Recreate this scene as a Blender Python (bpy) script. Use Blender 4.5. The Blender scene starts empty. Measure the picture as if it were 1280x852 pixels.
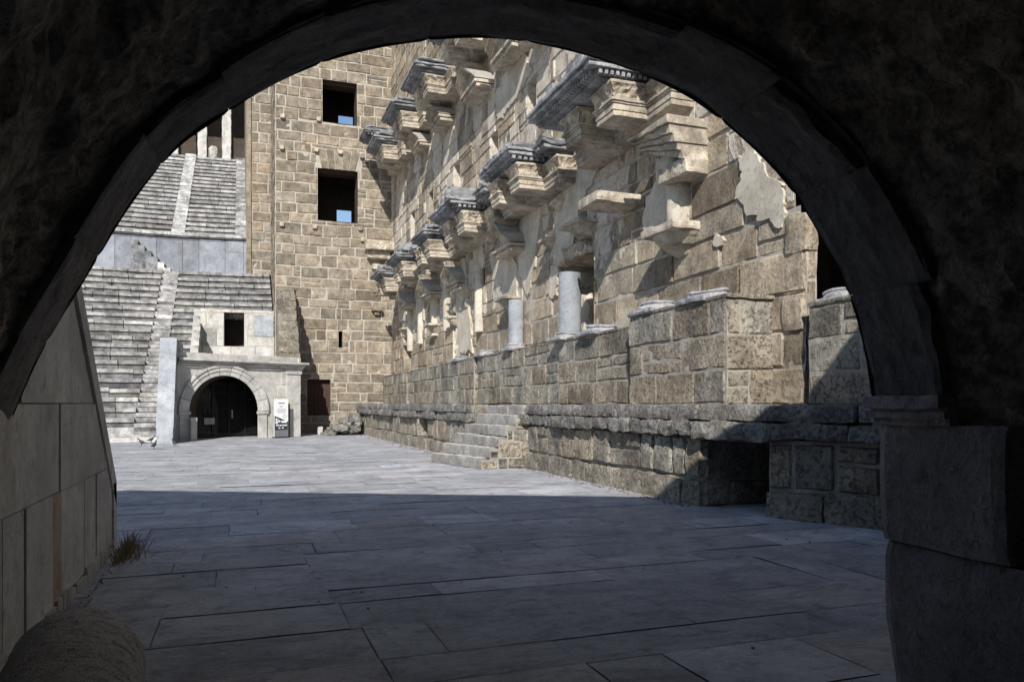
import bpy, math, random
from mathutils import Vector, noise
random.seed(7)
C = bpy.context.scene.collection
rnd = random.random
def ru(a, b): return a + (b - a) * random.random()

# ------------------------------------------------------------------ view geometry
TH = math.radians(19.7); FPX = 950.0; HY = 504.0; CZ = 1.6
S_, C_ = math.sin(TH), math.cos(TH)
def ray(px, py):                     # direction with unit depth
    a = (px - 640) / FPX
    return Vector((S_ + a * C_, C_ - a * S_, (HY - py) / FPX))
def onX(px, py, X):                  # where a sight line meets the real wall plane x = X
    r = ray(px, py); d = X / r.x; return Vector((X, r.y * d, CZ + r.z * d))
def onY(px, py, Y):
    r = ray(px, py); d = Y / r.y; return Vector((r.x * d, Y, CZ + r.z * d))
def Yx(px, X): return onX(px, 504, X).y
class Frame:
    def __init__(s, O, U, V=(0, 0, 1)):
        s.O = Vector(O); s.U = Vector((*U, 0)[:3]).normalized(); s.V = Vector(V).normalized(); s.N = s.U.cross(s.V)
    def p(s, u, v, n=0): return s.O + s.U * u + s.V * v + s.N * n
    def hit(s, px, py):
        r = ray(px, py); o = Vector((0, 0, CZ)); d = (s.O - o).dot(s.N) / r.dot(s.N); q = o + r * d - s.O
        return q.dot(s.U), q.dot(s.V)

# ------------------------------------------------------------------ mesh builder
class MB:
    def __init__(s): s.v = []; s.f = []; s.c = []
    def face(s, pts, col=(1, 1, 1)):
        i = len(s.v); s.v += [tuple(p) for p in pts]; s.f.append(tuple(range(i, i + len(pts)))); s.c.append(col)
    def grid(s, rows, col=(1, 1, 1), closed=False):
        i = len(s.v); n = len(rows[0])
        for r in rows: s.v += [tuple(p) for p in r]
        for a in range(len(rows) - 1):
            for b in range(n if closed else n - 1):
                b2 = (b + 1) % n
                s.f.append((i + a * n + b, i + a * n + b2, i + (a + 1) * n + b2, i + (a + 1) * n + b)); s.c.append(col)
    def box(s, a, b, col=(1, 1, 1)):
        x0, y0, z0 = a; x1, y1, z1 = b
        P = [Vector((x, y, z)) for z in (z0, z1) for x, y in ((x0, y0), (x1, y0), (x1, y1), (x0, y1))]
        for q in ((3, 2, 1, 0), (4, 5, 6, 7), (0, 1, 5, 4), (1, 2, 6, 5), (2, 3, 7, 6), (3, 0, 4, 7)):
            s.face([P[k] for k in q], col)
    def fbox(s, F, u0, u1, v0, v1, n0, n1, col=(1, 1, 1)):
        P = [F.p(u, v, n) for v in (v0, v1) for u, n in ((u0, n0), (u0, n1), (u1, n1), (u1, n0))]
        for q in ((0, 1, 2, 3), (7, 6, 5, 4), (4, 5, 1, 0), (5, 6, 2, 1), (6, 7, 3, 2), (7, 4, 0, 3)):
            s.face([P[k] for k in q], col)
    def rbox(s, F, u0, u1, v0, v1, n0, n1, cell=.1, amp=.012, rd=.02, col=(1, 1, 1), fq=3.0, sd=0.0):
        """worn stone box: subdivided, noise displaced, softened edges"""
        L = (u1 - u0, v1 - v0, n1 - n0)
        k = [max(2, min(40, int(round(x / cell)))) for x in L]
        mid = ((u0 + u1) / 2, (v0 + v1) / 2, (n0 + n1) / 2); h = [x / 2 for x in L]
        def disp(u, v, n):
            q = [u - mid[0], v - mid[1], n - mid[2]]
            r = min(rd, h[0] * .8, h[1] * .8, h[2] * .8)
            cl = [max(-h[j] + r, min(h[j] - r, q[j])) for j in range(3)]
            dv = Vector([q[j] - cl[j] for j in range(3)]); l = dv.length
            if l > 1e-6: dv = dv * (r / l)
            q = [cl[j] + dv[j] for j in range(3)]
            w = F.p(mid[0] + q[0], mid[1] + q[1], mid[2] + q[2])
            nz = noise.noise_vector(w * fq + Vector((sd, sd * 2, 0)))
            nz2 = noise.noise_vector(w * fq * 3.1 + Vector((sd, 5, 0)))
            return w + nz * amp + nz2 * amp * .5
        def patch(fn, a, b):
            s.grid([[disp(*fn(i / a, j / b)) for j in range(b + 1)] for i in range(a + 1)], col)
        U = lambda t: u0 + L[0] * t; V = lambda t: v0 + L[1] * t; N = lambda t: n0 + L[2] * t
        patch(lambda a, b: (U(b), V(a), n1), k[1], k[0])
        patch(lambda a, b: (U(a), V(b), n0), k[0], k[1])
        patch(lambda a, b: (u1, V(b), N(a)), k[2], k[1])
        patch(lambda a, b: (u0, V(a), N(b)), k[1], k[2])
        patch(lambda a, b: (U(a), v1, N(b)), k[0], k[2])
        patch(lambda a, b: (U(b), v0, N(a)), k[2], k[0])
    def tube(s, a, b, ra, rb, n=10, col=(1, 1, 1), cap=True, rings=1, amp=0):
        a = Vector(a); b = Vector(b); d = (b - a).normalized()
        t = d.orthogonal().normalized(); t2 = d.cross(t)
        rows = []
        for k in range(rings + 1):
            f = k / rings; c = a.lerp(b, f); r = ra + (rb - ra) * f; rr = []
            for j in range(n):
                an = 2 * math.pi * j / n; q = c + (t * math.cos(an) + t2 * math.sin(an)) * r
                if amp: q = q + noise.noise_vector(q * 4) * amp
                rr.append(q)
            rows.append(rr)
        s.grid(rows, col, closed=True)
        if cap: s.face(rows[0][::-1], col); s.face(rows[-1], col)
    def lathe(s, c, prof, n=24, col=(1, 1, 1), amp=0):
        rows = []
        for r, z in prof:
            rr = []
            for j in range(n):
                an = 2 * math.pi * j / n; q = Vector((c[0] + r * math.cos(an), c[1] + r * math.sin(an), c[2] + z))
                if amp: q = q + noise.noise_vector(q * 3.3) * amp
                rr.append(q)
            rows.append(rr)
        s.grid(rows, col, closed=True); s.face(rows[-1], col)
    def build(s, name, mat, parent=None, smooth=False, origin=None):
        me = bpy.data.meshes.new(name)
        o = bpy.data.objects.new(name, me); C.objects.link(o)
        off = Vector((0, 0, 0))
        if parent is not None:
            o.parent = parent; off = Vector(parent['wl'])
        elif origin: off = Vector(origin); o.location = off
        me.from_pydata([tuple(Vector(v) - off) for v in s.v], [], s.f)
        at = me.attributes.new('Col', 'FLOAT_COLOR', 'FACE')
        at.data.foreach_set('color', [x for c in s.c for x in (c[0], c[1], c[2], 1.0)])
        me.materials.append(mat)
        if smooth: me.polygons.foreach_set('use_smooth', [True] * len(me.polygons))
        me.validate(); me.update()
        o['wl'] = tuple(off)
        return o

def thing(name, label, cat, loc=(0, 0, 0), group=None, kind=None):
    o = bpy.data.objects.new(name, None); C.objects.link(o); o.location = loc; o['wl'] = tuple(loc)
    o.empty_display_size = .2
    return tag(o, label, cat, group, kind)
def tag(o, label, cat, group=None, kind=None):
    if label: o['label'] = label
    if cat: o['category'] = cat
    if group: o['group'] = group
    if kind: o['kind'] = kind
    return o

# ------------------------------------------------------------------ materials
def lin(h): return tuple(((c / 255) / 12.92 if c / 255 <= .04045 else ((c / 255 + .055) / 1.055) ** 2.4) for c in h)
def stone(name, dark, light, stain=(.1, .09, .08), sc=2.0, bump=.5, bdist=.02, stain_amt=.35, up=None, fine=22, contrast=1.0, rough=.9,
          plaster=None, pits=0.0, cleft=0.0, streak=False, speck=None, veins=None, upmix=.9):
    m = bpy.data.materials.new(name); m.use_nodes = True; nt = m.node_tree; N = nt.nodes; L = nt.links
    b = N['Principled BSDF']; b.inputs['Roughness'].default_value = rough
    b.inputs['Specular IOR Level'].default_value = .25
    geo = N.new('ShaderNodeNewGeometry'); pos = geo.outputs['Position']
    def nz(scale, det=8, rgh=.6, dist=0, src=None):
        n = N.new('ShaderNodeTexNoise'); n.inputs['Scale'].default_value = scale; n.inputs['Detail'].default_value = det
        n.inputs['Roughness'].default_value = rgh; n.inputs['Distortion'].default_value = dist; L.new(src or pos, n.inputs['Vector']); return n.outputs['Fac']
    def mr(x, a, b_, c=0, d=1):
        n = N.new('ShaderNodeMapRange'); n.inputs[1].default_value = a; n.inputs[2].default_value = b_; n.inputs[3].default_value = c; n.inputs[4].default_value = d
        L.new(x, n.inputs[0]); return n.outputs[0]
    def mix(f, a, b_, mode='MIX'):
        n = N.new('ShaderNodeMix'); n.data_type = 'RGBA'; n.blend_type = mode
        if isinstance(f, (int, float)): n.inputs[0].default_value = f
        else: L.new(f, n.inputs[0])
        for s, x in ((6, a), (7, b_)):
            if isinstance(x, tuple): n.inputs[s].default_value = (*x, 1)
            else: L.new(x, n.inputs[s])
        return n.outputs[2]
    def mth(op, a, b_=None):
        n = N.new('ShaderNodeMath'); n.operation = op
        for i, x in enumerate((a, b_)):
            if x is None: continue
            if isinstance(x, (int, float)): n.inputs[i].default_value = x
            else: L.new(x, n.inputs[i])
        return n.outputs[0]
    w = .5 / contrast * .35
    n1 = nz(sc, 10, .65, .3); col = mix(mr(n1, .5 - w, .5 + w), dark, light)
    n2 = nz(sc * 4.5, 8, .7); col = mix(mth('MULTIPLY', mr(n2, .54, .68), .55 * contrast), col, tuple(x * .5 for x in dark))
    n3 = nz(fine, 4, .7); col = mix(mth('MULTIPLY', mr(n3, .55, .7), .45), col, tuple(x * .38 for x in dark))
    n3b = nz(fine * .6, 5, .7, 0); col = mix(mth('MULTIPLY', mr(n3b, .56, .7), .4), col, tuple(min(1, x * 1.35) for x in light))
    if stain_amt:
        mp = N.new('ShaderNodeVectorMath'); mp.operation = 'MULTIPLY'; mp.inputs[1].default_value = (1, 1, .3) if streak else (1, 1, 1); L.new(pos, mp.inputs[0])
        n4 = nz(.9 if not streak else 1.6, 8, .7, .6, mp.outputs[0]); col = mix(mth('MULTIPLY', mr(n4, .52, .66), stain_amt), col, stain)
    hgt = mth('ADD', mth('MULTIPLY', n2, .8), mth('MULTIPLY', n3, .5))
    at = N.new('ShaderNodeAttribute'); at.attribute_name = 'Col'
    col = mix(1.0, col, at.outputs['Color'], 'MULTIPLY')
    if plaster:
        pc, zmin, zmax, thr = plaster
        sep = N.new('ShaderNodeSeparateXYZ'); L.new(pos, sep.inputs[0])
        mp = N.new('ShaderNodeVectorMath'); mp.operation = 'MULTIPLY'; mp.inputs[1].default_value = (1, 1, .45); L.new(pos, mp.inputs[0])
        np_ = nz(.55, 9, .62, .8, mp.outputs[0])
        zz = mth('MULTIPLY', mr(sep.outputs[2], zmin, zmin + 1.2), mr(sep.outputs[2], zmax + 3, zmax))
        msk = mr(mth('MULTIPLY', np_, zz), thr, thr + .02)
        pcol = mix(mr(nz(3, 8, .7), .35, .65), tuple(x * .72 for x in pc), pc)
        pcol = mix(mth('MULTIPLY', mr(n3, .5, .65), .3), pcol, (.12, .11, .1))
        col = mix(msk, col, pcol)
        hgt = mth('ADD', hgt, mth('MULTIPLY', msk, 1.4))
    if speck: col = mix(mr(nz(speck[1], 2, .5), .52, .6), col, speck[0])
    if veins:
        wv = N.new('ShaderNodeTexWave'); wv.inputs['Scale'].default_value = veins[1]; wv.inputs['Distortion'].default_value = 9
        wv.inputs['Detail'].default_value = 5; wv.inputs['Detail Scale'].default_value = 1.5; L.new(pos, wv.inputs['Vector'])
        col = mix(mth('MULTIPLY', mr(wv.outputs['Fac'], .6, .95), veins[2]), col, veins[0])
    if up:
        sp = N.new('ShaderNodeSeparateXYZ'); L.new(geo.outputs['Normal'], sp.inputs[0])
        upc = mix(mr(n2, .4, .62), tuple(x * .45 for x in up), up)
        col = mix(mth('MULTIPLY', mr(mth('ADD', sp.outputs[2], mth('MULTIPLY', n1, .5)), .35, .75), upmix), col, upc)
    L.new(col, b.inputs['Base Color'])
    if pits:
        pn_ = nz(17, 5, .8, 0); pm = mr(pn_, .34, .46)
        hgt = mth('ADD', hgt, mth('MULTIPLY', pm, pits))
        dkc = mix(mth('MULTIPLY', mr(pn_, .40, .33), .35), col, tuple(x * .3 for x in dark)); L.new(dkc, b.inputs['Base Color'])
    if cleft:
        cm = N.new('ShaderNodeVectorMath'); cm.operation = 'MULTIPLY'; cm.inputs[1].default_value = (1.3, 2.2, 1); L.new(pos, cm.inputs[0])
        cn = nz(1.6, 10, .72, 1.2, cm.outputs[0]); hgt = mth('ADD', hgt, mth('MULTIPLY', cn, cleft))
        cc_ = mix(mth('MULTIPLY', mr(cn, .5, .38), .5), col, tuple(x * .55 for x in dark)); cc_ = mix(mth('MULTIPLY', mr(cn, .56, .66), .3), cc_, tuple(min(1, x * 1.3) for x in light)); L.new(cc_, b.inputs['Base Color'])
    bp = N.new('ShaderNodeBump'); bp.inputs['Strength'].default_value = bump; bp.inputs['Distance'].default_value = bdist
    L.new(hgt, bp.inputs['Height']); L.new(bp.outputs[0], b.inputs['Normal'])
    return m
def flat(name, col, rough=.6, metal=0):
    m = bpy.data.materials.new(name); m.use_nodes = True; nt = m.node_tree; b = nt.nodes['Principled BSDF']
    n = nt.nodes.new('ShaderNodeTexNoise'); n.inputs['Scale'].default_value = 9; n.inputs['Detail'].default_value = 6
    g = nt.nodes.new('ShaderNodeNewGeometry'); nt.links.new(g.outputs['Position'], n.inputs['Vector'])
    mx = nt.nodes.new('ShaderNodeMix'); mx.data_type = 'RGBA'; mx.inputs[6].default_value = (*[c * .8 for c in col], 1); mx.inputs[7].default_value = (*[min(1, c * 1.12) for c in col], 1)
    nt.links.new(n.outputs['Fac'], mx.inputs[0]); nt.links.new(mx.outputs[2], b.inputs['Base Color'])
    b.inputs['Roughness'].default_value = rough; b.inputs['Metallic'].default_value = metal
    return m

M = {}
M['conglo'] = stone('conglomerate', (.25, .205, .15), (.49, .417, .318), sc=1.7, bump=.9, bdist=.035, contrast=1.3, pits=.4, stain=(.18, .165, .145), stain_amt=.6, streak=True,
                    plaster=((.68, .61, .52), 3.6, 14, .50))
M['tower'] = stone('tower_stone', (.175, .146, .11), (.37, .314, .243), sc=2.2, bump=.9, bdist=.035, contrast=1.3, pits=.4, stain=(.15, .135, .115), stain_amt=.6, streak=True)
M['mortar'] = stone('mortar', (.33, .295, .245), (.50, .46, .395), sc=3, bump=.5, stain_amt=.3, contrast=1.0)
M['podium'] = stone('podium_stone', (.195, .172, .138), (.42, .375, .305), sc=1.6, bump=1.0, bdist=.05, contrast=1.3, pits=.8, stain=(.09, .09, .09), stain_amt=.55)
M['podmortar'] = stone('podium_mortar', (.24, .225, .19), (.42, .395, .345), sc=4, bump=.6, stain_amt=.4)
M['lip'] = stone('ledge_stone', (.17, .16, .145), (.36, .345, .32), sc=2.4, bump=1.0, bdist=.06, contrast=1.4, pits=.8, stain=(.07, .07, .07), stain_amt=.6)
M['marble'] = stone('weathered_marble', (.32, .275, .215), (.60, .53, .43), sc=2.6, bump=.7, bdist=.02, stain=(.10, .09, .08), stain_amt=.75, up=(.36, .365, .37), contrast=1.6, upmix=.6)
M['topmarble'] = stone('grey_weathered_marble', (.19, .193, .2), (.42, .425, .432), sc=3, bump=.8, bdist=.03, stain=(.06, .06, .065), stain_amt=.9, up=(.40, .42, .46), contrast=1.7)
M['plaster'] = stone('lime_plaster', (.40, .36, .29), (.64, .585, .49), sc=1.6, bump=.5, bdist=.02, stain=(.25, .19, .13), stain_amt=.4, streak=True)
M['step'] = stone('step_stone', (.17, .16, .145), (.33, .32, .30), sc=3, bump=.7, bdist=.02, stain=(.1, .1, .1), stain_amt=.5, up=(.66, .65, .63), upmix=1.0)  # sunlit treads and dimmer risers put into the colour by facing
M['grey'] = stone('grey_marble', (.22, .235, .255), (.38, .40, .43), sc=1.3, bump=.4, bdist=.012, stain=(.17, .17, .18), stain_amt=.5, streak=True, contrast=1.1)
M['basem'] = stone('base_marble', (.22, .225, .24), (.46, .465, .48), sc=4, bump=.7, bdist=.02, stain=(.12, .12, .12), stain_amt=.6, contrast=1.5)
M['seat'] = stone('seat_limestone', (.21, .21, .205), (.50, .495, .485), sc=2.4, bump=.7, bdist=.02, stain=(.09, .09, .09), stain_amt=.7, contrast=1.5)
M['floor'] = stone('paving_limestone', (.34, .35, .375), (.48, .49, .52), sc=1.1, bump=1.0, bdist=.02, stain=(.23, .24, .28), stain_amt=.5, contrast=1.2, fine=26, rough=.8, cleft=2.2)
M['joint'] = stone('paving_joint', (.13, .13, .14), (.24, .24, .25), sc=4, bump=.5)
M['gate'] = stone('gate_limestone', (.36, .352, .328), (.58, .568, .54), sc=2, bump=.5, bdist=.015, stain=(.26, .24, .21), stain_amt=.5, streak=True)
M['rubble'] = stone('vault_rubble', (.24, .205, .165), (.78, .69, .57), sc=9, bump=1.0, bdist=.07, contrast=1.7, pits=.9, fine=42, stain=(.12, .10, .085), stain_amt=.6)
M['vouss'] = stone('voussoir_stone', (.17, .158, .145), (.31, .295, .275), sc=2.6, bump=.9, bdist=.03, pits=.3, stain=(.10, .10, .11), stain_amt=.5)
M['jamb'] = stone('jamb_stone', (.25, .24, .235), (.46, .44, .43), sc=2.4, bump=.9, bdist=.025, fine=38, pits=.3, stain=(.10, .095, .1), stain_amt=.4)
M['clad'] = stone('marble_cladding', (.42, .41, .395), (.70, .69, .665), sc=1.6, bump=.5, bdist=.015, stain=(.36, .29, .2), stain_amt=.5, streak=True, veins=((.5, .5, .48), .7, .35))
M['granite'] = stone('granite', (.48, .465, .45), (.74, .72, .69), sc=7, bump=1.0, bdist=.03, stain=(.24, .22, .2), fine=45, pits=.6, speck=((.34, .33, .32), 160))
M['shaft'] = stone('shaft_granite', (.22, .24, .26), (.35, .37, .40), sc=3, bump=.5, bdist=.01, stain=(.2, .2, .2), fine=60)
M['dark'] = stone('inner_shade_stone', (.05, .04, .033), (.09, .075, .06), sc=1.5, bump=.6, stain_amt=.3)  # near-black colour stands in for shade inside passages, windows and chambers
M['door'] = stone('dark_red_wood', (.05, .028, .022), (.09, .05, .04), sc=4, bump=.3, stain_amt=.2)
M['earth'] = stone('earth', (.2, .17, .13), (.33, .29, .23), sc=.3, bump=.5, stain_amt=.3)
M['frame'] = flat('dark_metal', (.03, .03, .032), .5, .6)
M['white'] = flat('banner_white', (.78, .78, .80), .6)
M['black'] = flat('banner_black', (.035, .04, .05), .5)
M['bgrey'] = flat('banner_grey', (.16, .17, .19), .5)
M['peg'] = flat('peg_stone', (.42, .40, .37), .8)
M['pigeon'] = flat('pigeon_feather', (.045, .045, .055), .6)
M['straw'] = flat('dry_grass', (.22, .17, .09), .9)
M['poster'] = flat('poster_paper', (.4, .4, .38), .7)
gm = bpy.data.materials.new('door_glass'); gm.use_nodes = True
gb = gm.node_tree.nodes['Principled BSDF']; gb.inputs['Base Color'].default_value = (.02, .022, .025, 1); gb.inputs['Roughness'].default_value = .08
gb.inputs['Alpha'].default_value = .55
M['glass'] = gm

# ------------------------------------------------------------------ masonry
def subtract(rects, h):
    out = []
    for (a, b, c, d) in rects:
        if h[0] >= b or h[1] <= a or h[2] >= d or h[3] <= c: out.append((a, b, c, d)); continue
        if h[2] > c: out.append((a, b, c, h[2]))
        if h[3] < d: out.append((a, b, h[3], d))
        c2, d2 = max(c, h[2]), min(d, h[3])
        if h[0] > a: out.append((a, h[0], c2, d2))
        if h[1] < b: out.append((h[1], b, c2, d2))
    return [r for r in out if r[1] - r[0] > .05 and r[3] - r[2] > .05]
warp = [True]
def bface(mb, F, u0, u1, v0, v1, proud, cell, amp, col, gap, jit=.0):
    """one block face, pillowed above the mortar plane"""
    u0 += gap + ru(0, jit); u1 -= gap + ru(0, jit); v0 += gap + ru(0, jit * .7); v1 -= gap + ru(0, jit * .7)
    if u1 - u0 < .06 or v1 - v0 < .06: return
    ed = min(.028, (u1 - u0) / 4, (v1 - v0) / 4)
    def ticks(a, b):
        n = max(1, int((b - a - 2 * ed) / cell)); return [a] + [a + ed + (b - a - 2 * ed) * k / n for k in range(n + 1)] + [b]
    us, vs = ticks(u0, u1), ticks(v0, v1); nu, nv = len(us), len(vs); sd = ru(0, 50)
    s0, s1, s2, s3 = [ru(-jit, jit) for _ in range(4)]
    rows = []
    for j, v in enumerate(vs):
        r = []
        for i, u in enumerate(us):
            bd = i in (0, nu - 1) or j in (0, nv - 1)
            nn = noise.noise(Vector((u * 2.6, v * 2.6, sd))) + .5 * noise.noise(Vector((u * 7, v * 7, sd)))
            e = noise.noise_vector(Vector((u * 4, v * 4, sd))) * (.022 + jit * .5)
            fu = (i / (nu - 1) - .5); fv = (j / (nv - 1) - .5)
            z = -.006 if bd else proud + nn * amp
            wv_ = .05 * noise.noise(Vector((u * .35, v * .6, 7.7))) + .02 * noise.noise(Vector((u * 1.3, v * .6, 1.7)))
            if not warp[0]: wv_ = 0
            r.append(F.p(u + (e.x if bd else 0) + s0 * fv, v + wv_ + (e.y * .7 if bd else 0) + s1 * fu, z))
        rows.append(r)
    mb.grid(rows, col)
def masonry(mb, mm, F, L, H, rowh=(.5, .65), bw=(.7, 1.4), holes=(), gap=.018, proud=(.01, .04), cell=.25, amp=.012, jit=.015, cv=.22, rows=None, u_start=0.0, tint=.06, mcell=.15, smear=.026):
    for h in subtract_all([(u_start, L, 0, H)], holes):
        # mortar sheet
        mc = mcell; nu = max(2, int((h[1] - h[0]) / mc)); nv = max(2, int((h[3] - h[2]) / mc)); rws = []
        for j in range(nv + 1):
            rr = []
            for i in range(nu + 1):
                u_, v_ = h[0] + (h[1] - h[0]) * i / nu, h[2] + (h[3] - h[2]) * j / nv; w_ = F.p(u_, v_)
                d_ = smear * (noise.noise(w_ * 1.1) * .8 + noise.noise(w_ * 4.1) * .7 + noise.noise(w_ * 9.7) * .5) + .002
                rr.append(w_ + F.N * d_)
            rws.append(rr)
        mm.grid(rws)
    v = 0; k = 0
    while v < H - .02:
        rh = (rows[k] if rows and k < len(rows) else ru(*rowh)); 
        if v + rh > H - .15: rh = H - v
        u = u_start - ru(0, bw[0])
        while u < L - .01:
            w = ru(*bw)
            if rnd() < .15: w *= .55
            if u + w > L - .2: w = L - u + .001
            a, b = max(u, u_start), min(u + w, L)
            if b - a > .06:
                g = 1 + ru(-cv, cv) ; t = ru(-tint, tint)
                if rnd() < .08: g *= .7
                col = (g * (1 + t), g, g * (1 - t))
                sub = subtract_all([(a, b, v, v + rh)], holes)
                for r in sub:
                    if r[3] - r[2] > .45 and rnd() < .07:
                        q_ = r[2] + (r[3] - r[2]) * ru(.4, .6); bface(mb, F, r[0], r[1], r[2], q_, ru(*proud), cell, amp, col, gap, jit); bface(mb, F, r[0], r[1], q_, r[3], ru(*proud), cell, amp, tuple(x * .9 for x in col), gap, jit)
                    else: bface(mb, F, *r, ru(*proud), cell, amp, col, gap, jit)
            u += w
        v += rh; k += 1
def subtract_all(rects, holes):
    for h in holes: rects = subtract(rects, h)
    return rects
def reveal(mb, F, h, depth, back=True, col=(1, 1, 1), n0=.03):
    u0, u1, v0, v1 = h
    q = lambda u, v, n: F.p(u, v, n)
    mb.face([q(u0, v0, n0), q(u0, v0, -depth), q(u0, v1, -depth), q(u0, v1, n0)], col)
    mb.face([q(u1, v0, -depth), q(u1, v0, n0), q(u1, v1, n0), q(u1, v1, -depth)], col)
    mb.face([q(u0, v0, n0), q(u1, v0, n0), q(u1, v0, -depth), q(u0, v0, -depth)], col)
    mb.face([q(u0, v1, -depth), q(u1, v1, -depth), q(u1, v1, n0), q(u0, v1, n0)], col)
    if back: mb.face([q(u0, v0, -depth), q(u1, v0, -depth), q(u1, v1, -depth), q(u0, v1, -depth)], col)

ZV = (0, 0, 1)
# ================================================================== GROUND
g = MB(); g.face([(-600, -600, -.06), (600, -600, -.06), (600, 600, -.06), (-600, 600, -.06)])
tag(g.build('ground', M['earth']), 'bare earth around the theatre', 'ground', kind='structure')
pv = MB(); pj = MB()
pj.face([(-22, -8, -.012), (9, -8, -.012), (9, 46, -.012), (-22, 46, -.012)])
y = -8.0
FX = Frame((0, 0, 0), (1, 0, 0), (0, 1, 0))
random.seed(21)
while y < 46:
    rh = ru(.42, .85); x = -22 + ru(-1, 0); sk = ru(-.02, .02)
    while x < 9:
        w = ru(.8, 2.3)
        if rnd() < .12: w *= .5
        gcol = 1 + ru(-.1, .1)
        r_ = rnd()
        if r_ < .06: gcol *= 1.25
        elif r_ < .14: gcol *= .88
        warm = .05 if rnd() < .12 else 0
        col = (gcol * (1 + warm), gcol, gcol * (1 - warm))
        gp = .003 if y > 22 else .0035
        dz = ru(-.004, .005); n = 3 if y > 20 else 5
        tl = (ru(-.004, .004), ru(-.004, .004)); yy0, yy1 = y + gp * ru(.2, 1.6), y + rh - gp * ru(.2, 1.6)
        x0, x1 = x + gp * ru(.2, 1.6), x + w - gp * ru(.2, 1.6)
        rows = []
        sd = ru(0, 90)
        for j in range(n + 1):
            rr = []
            for i in range(2 * n + 1):
                fx, fy = i / (2 * n), j / n
                X, Y = x0 + (x1 - x0) * fx, yy0 + (yy1 - yy0) * fy
                bd = i in (0, 2 * n) or j in (0, n)
                e = noise.noise_vector(Vector((X * 3, Y * 3, sd)))
                jx = e.x * .012 if bd else 0; jy = e.y * .009 if bd else 0
                Z = dz + tl[0] * (fx - .5) + tl[1] * (fy - .5) + noise.noise(Vector((X * 1.5, Y * 1.5, sd))) * .003
                rr.append((X + jx, Y + jy + sk * (fx - .5), Z - (.004 if bd else 0)))
            rows.append(rr)
        if not (x0 > 6.9 and y > 19): pv.grid(rows, col)
        x += w
    y += rh
tag(pj.build('paving_bed', M['joint']), 'dark joint bed under the orchestra paving', 'ground', kind='structure')
tag(pv.build('paving', M['floor']), 'grey limestone slabs paving the orchestra', 'paving', kind='structure')

# ================================================================== STAGE WALL
random.seed(3)
XW = 8.0; YT = 42.3; YE = 9.25; ZL = 1.58
stage = thing('stage_wall', 'tall brown ashlar stage wall with plaster remains and rows of projecting carved cornices', 'wall', (XW, 26, 0))
FS = Frame((XW, YT, ZL), (0, -1, 0))           # u = YT - Y
def sh(Y0, Y1, z0, z1): return (YT - Y1, YT - Y0, z0 - ZL, z1 - ZL)
doors = [sh(16.45, 18.6, 3.3, 5.25), sh(27.0, 29.2, 3.3, 5.1), sh(37.3, 38.9, 3.3, 5.0)]
niches = [sh(22.2, 23.1, 5.1, 6.0), sh(25.0, 25.6, 5.7, 6.5), sh(31.4, 32.3, 5.4, 6.4), sh(23.6, 24.4, 9.5, 10.6), sh(20.2, 20.9, 9.9, 11.0), sh(28.2, 29.1, 9.6, 11.0), sh(32.5, 33.3, 9.6, 11),
          sh(YE - .1, 9.36, 4.2, 4.6), sh(YE - .1, 9.47, 4.6, 5.1), sh(YE - .1, 9.62, 5.1, 5.6), sh(YE - .1, 9.85, 5.6, 6.25), sh(36.2, 37.1, 9.6, 11), sh(34.4, 35.0, 5.6, 6.4), sh(16.2, 17.2, 9.8, 11.2)]
a, b = MB(), MB()
L_ = YT - YE
masonry(a, b, FS, L_, 23.5, rowh=(.48, .68), bw=(.7, 1.9), holes=doors + niches, cell=.16, amp=.022, jit=.014, proud=(.008, .05), gap=.010, cv=.26, tint=.04, rows=[.58, .56, .56])
a.build('masonry', M['conglo'], stage); b.build('mortar_bed', M['mortar'], stage)
for h in doors: m_ = MB(); reveal(m_, FS, h, 1.25); m_.build('doorway', M['plaster'] if h is doors[1] else M['conglo'], stage)
for h in niches:
    if h[1] > L_: continue
    m_ = MB(); reveal(m_, FS, h, .5); m_.build('niche', M['conglo'], stage)
# near end of the wall and the dark side entrance behind it
m_ = MB(); mm_ = MB(); F_ = Frame((XW, YE, ZL), (1, 0, 0))
masonry(m_, mm_, F_, .2, 2.6, holes=(), bw=(.3, .6), jit=.02)
m_.build('end_masonry', M['conglo'], stage); mm_.build('end_mortar', M['mortar'], stage)
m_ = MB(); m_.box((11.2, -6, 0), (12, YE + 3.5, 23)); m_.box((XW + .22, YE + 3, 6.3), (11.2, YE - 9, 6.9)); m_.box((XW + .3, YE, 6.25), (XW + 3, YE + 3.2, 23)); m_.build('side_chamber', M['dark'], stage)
m_ = MB(); mm_ = MB(); F_ = Frame((XW, YE, 6.25), (1, 0, 0)); masonry(m_, mm_, F_, 1.3, 17, jit=.02); m_.build('upper_end_masonry', M['conglo'], stage); mm_.build('upper_end_mortar', M['mortar'], stage)
m_ = MB(); m_.box((XW + 1.3, YE + 3, 0), (14, YT + 3, 23.2)); m_.box((XW + .22, YE + 3, 0), (XW + 1.5, YE + 3.2, 23)); m_.build('wall_core', M['dark'], stage)
# worn jamb column of rough stones on the near corner
m_ = MB()
z = ZL
while z < 3.9:
    h_ = ru(.5, .65); m_.rbox(Frame((XW, YE, z), (0, -1, 0)), -.5 + ru(-.1, .1), -.02 + ru(-.07, .07), .01, h_, -.2, .03 + ru(-.02, .05), .12, .035, .06, col=(ru(.8, 1.1),) * 3, sd=z); z += h_
m_.build('corner_stones', M['conglo'], stage)

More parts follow.
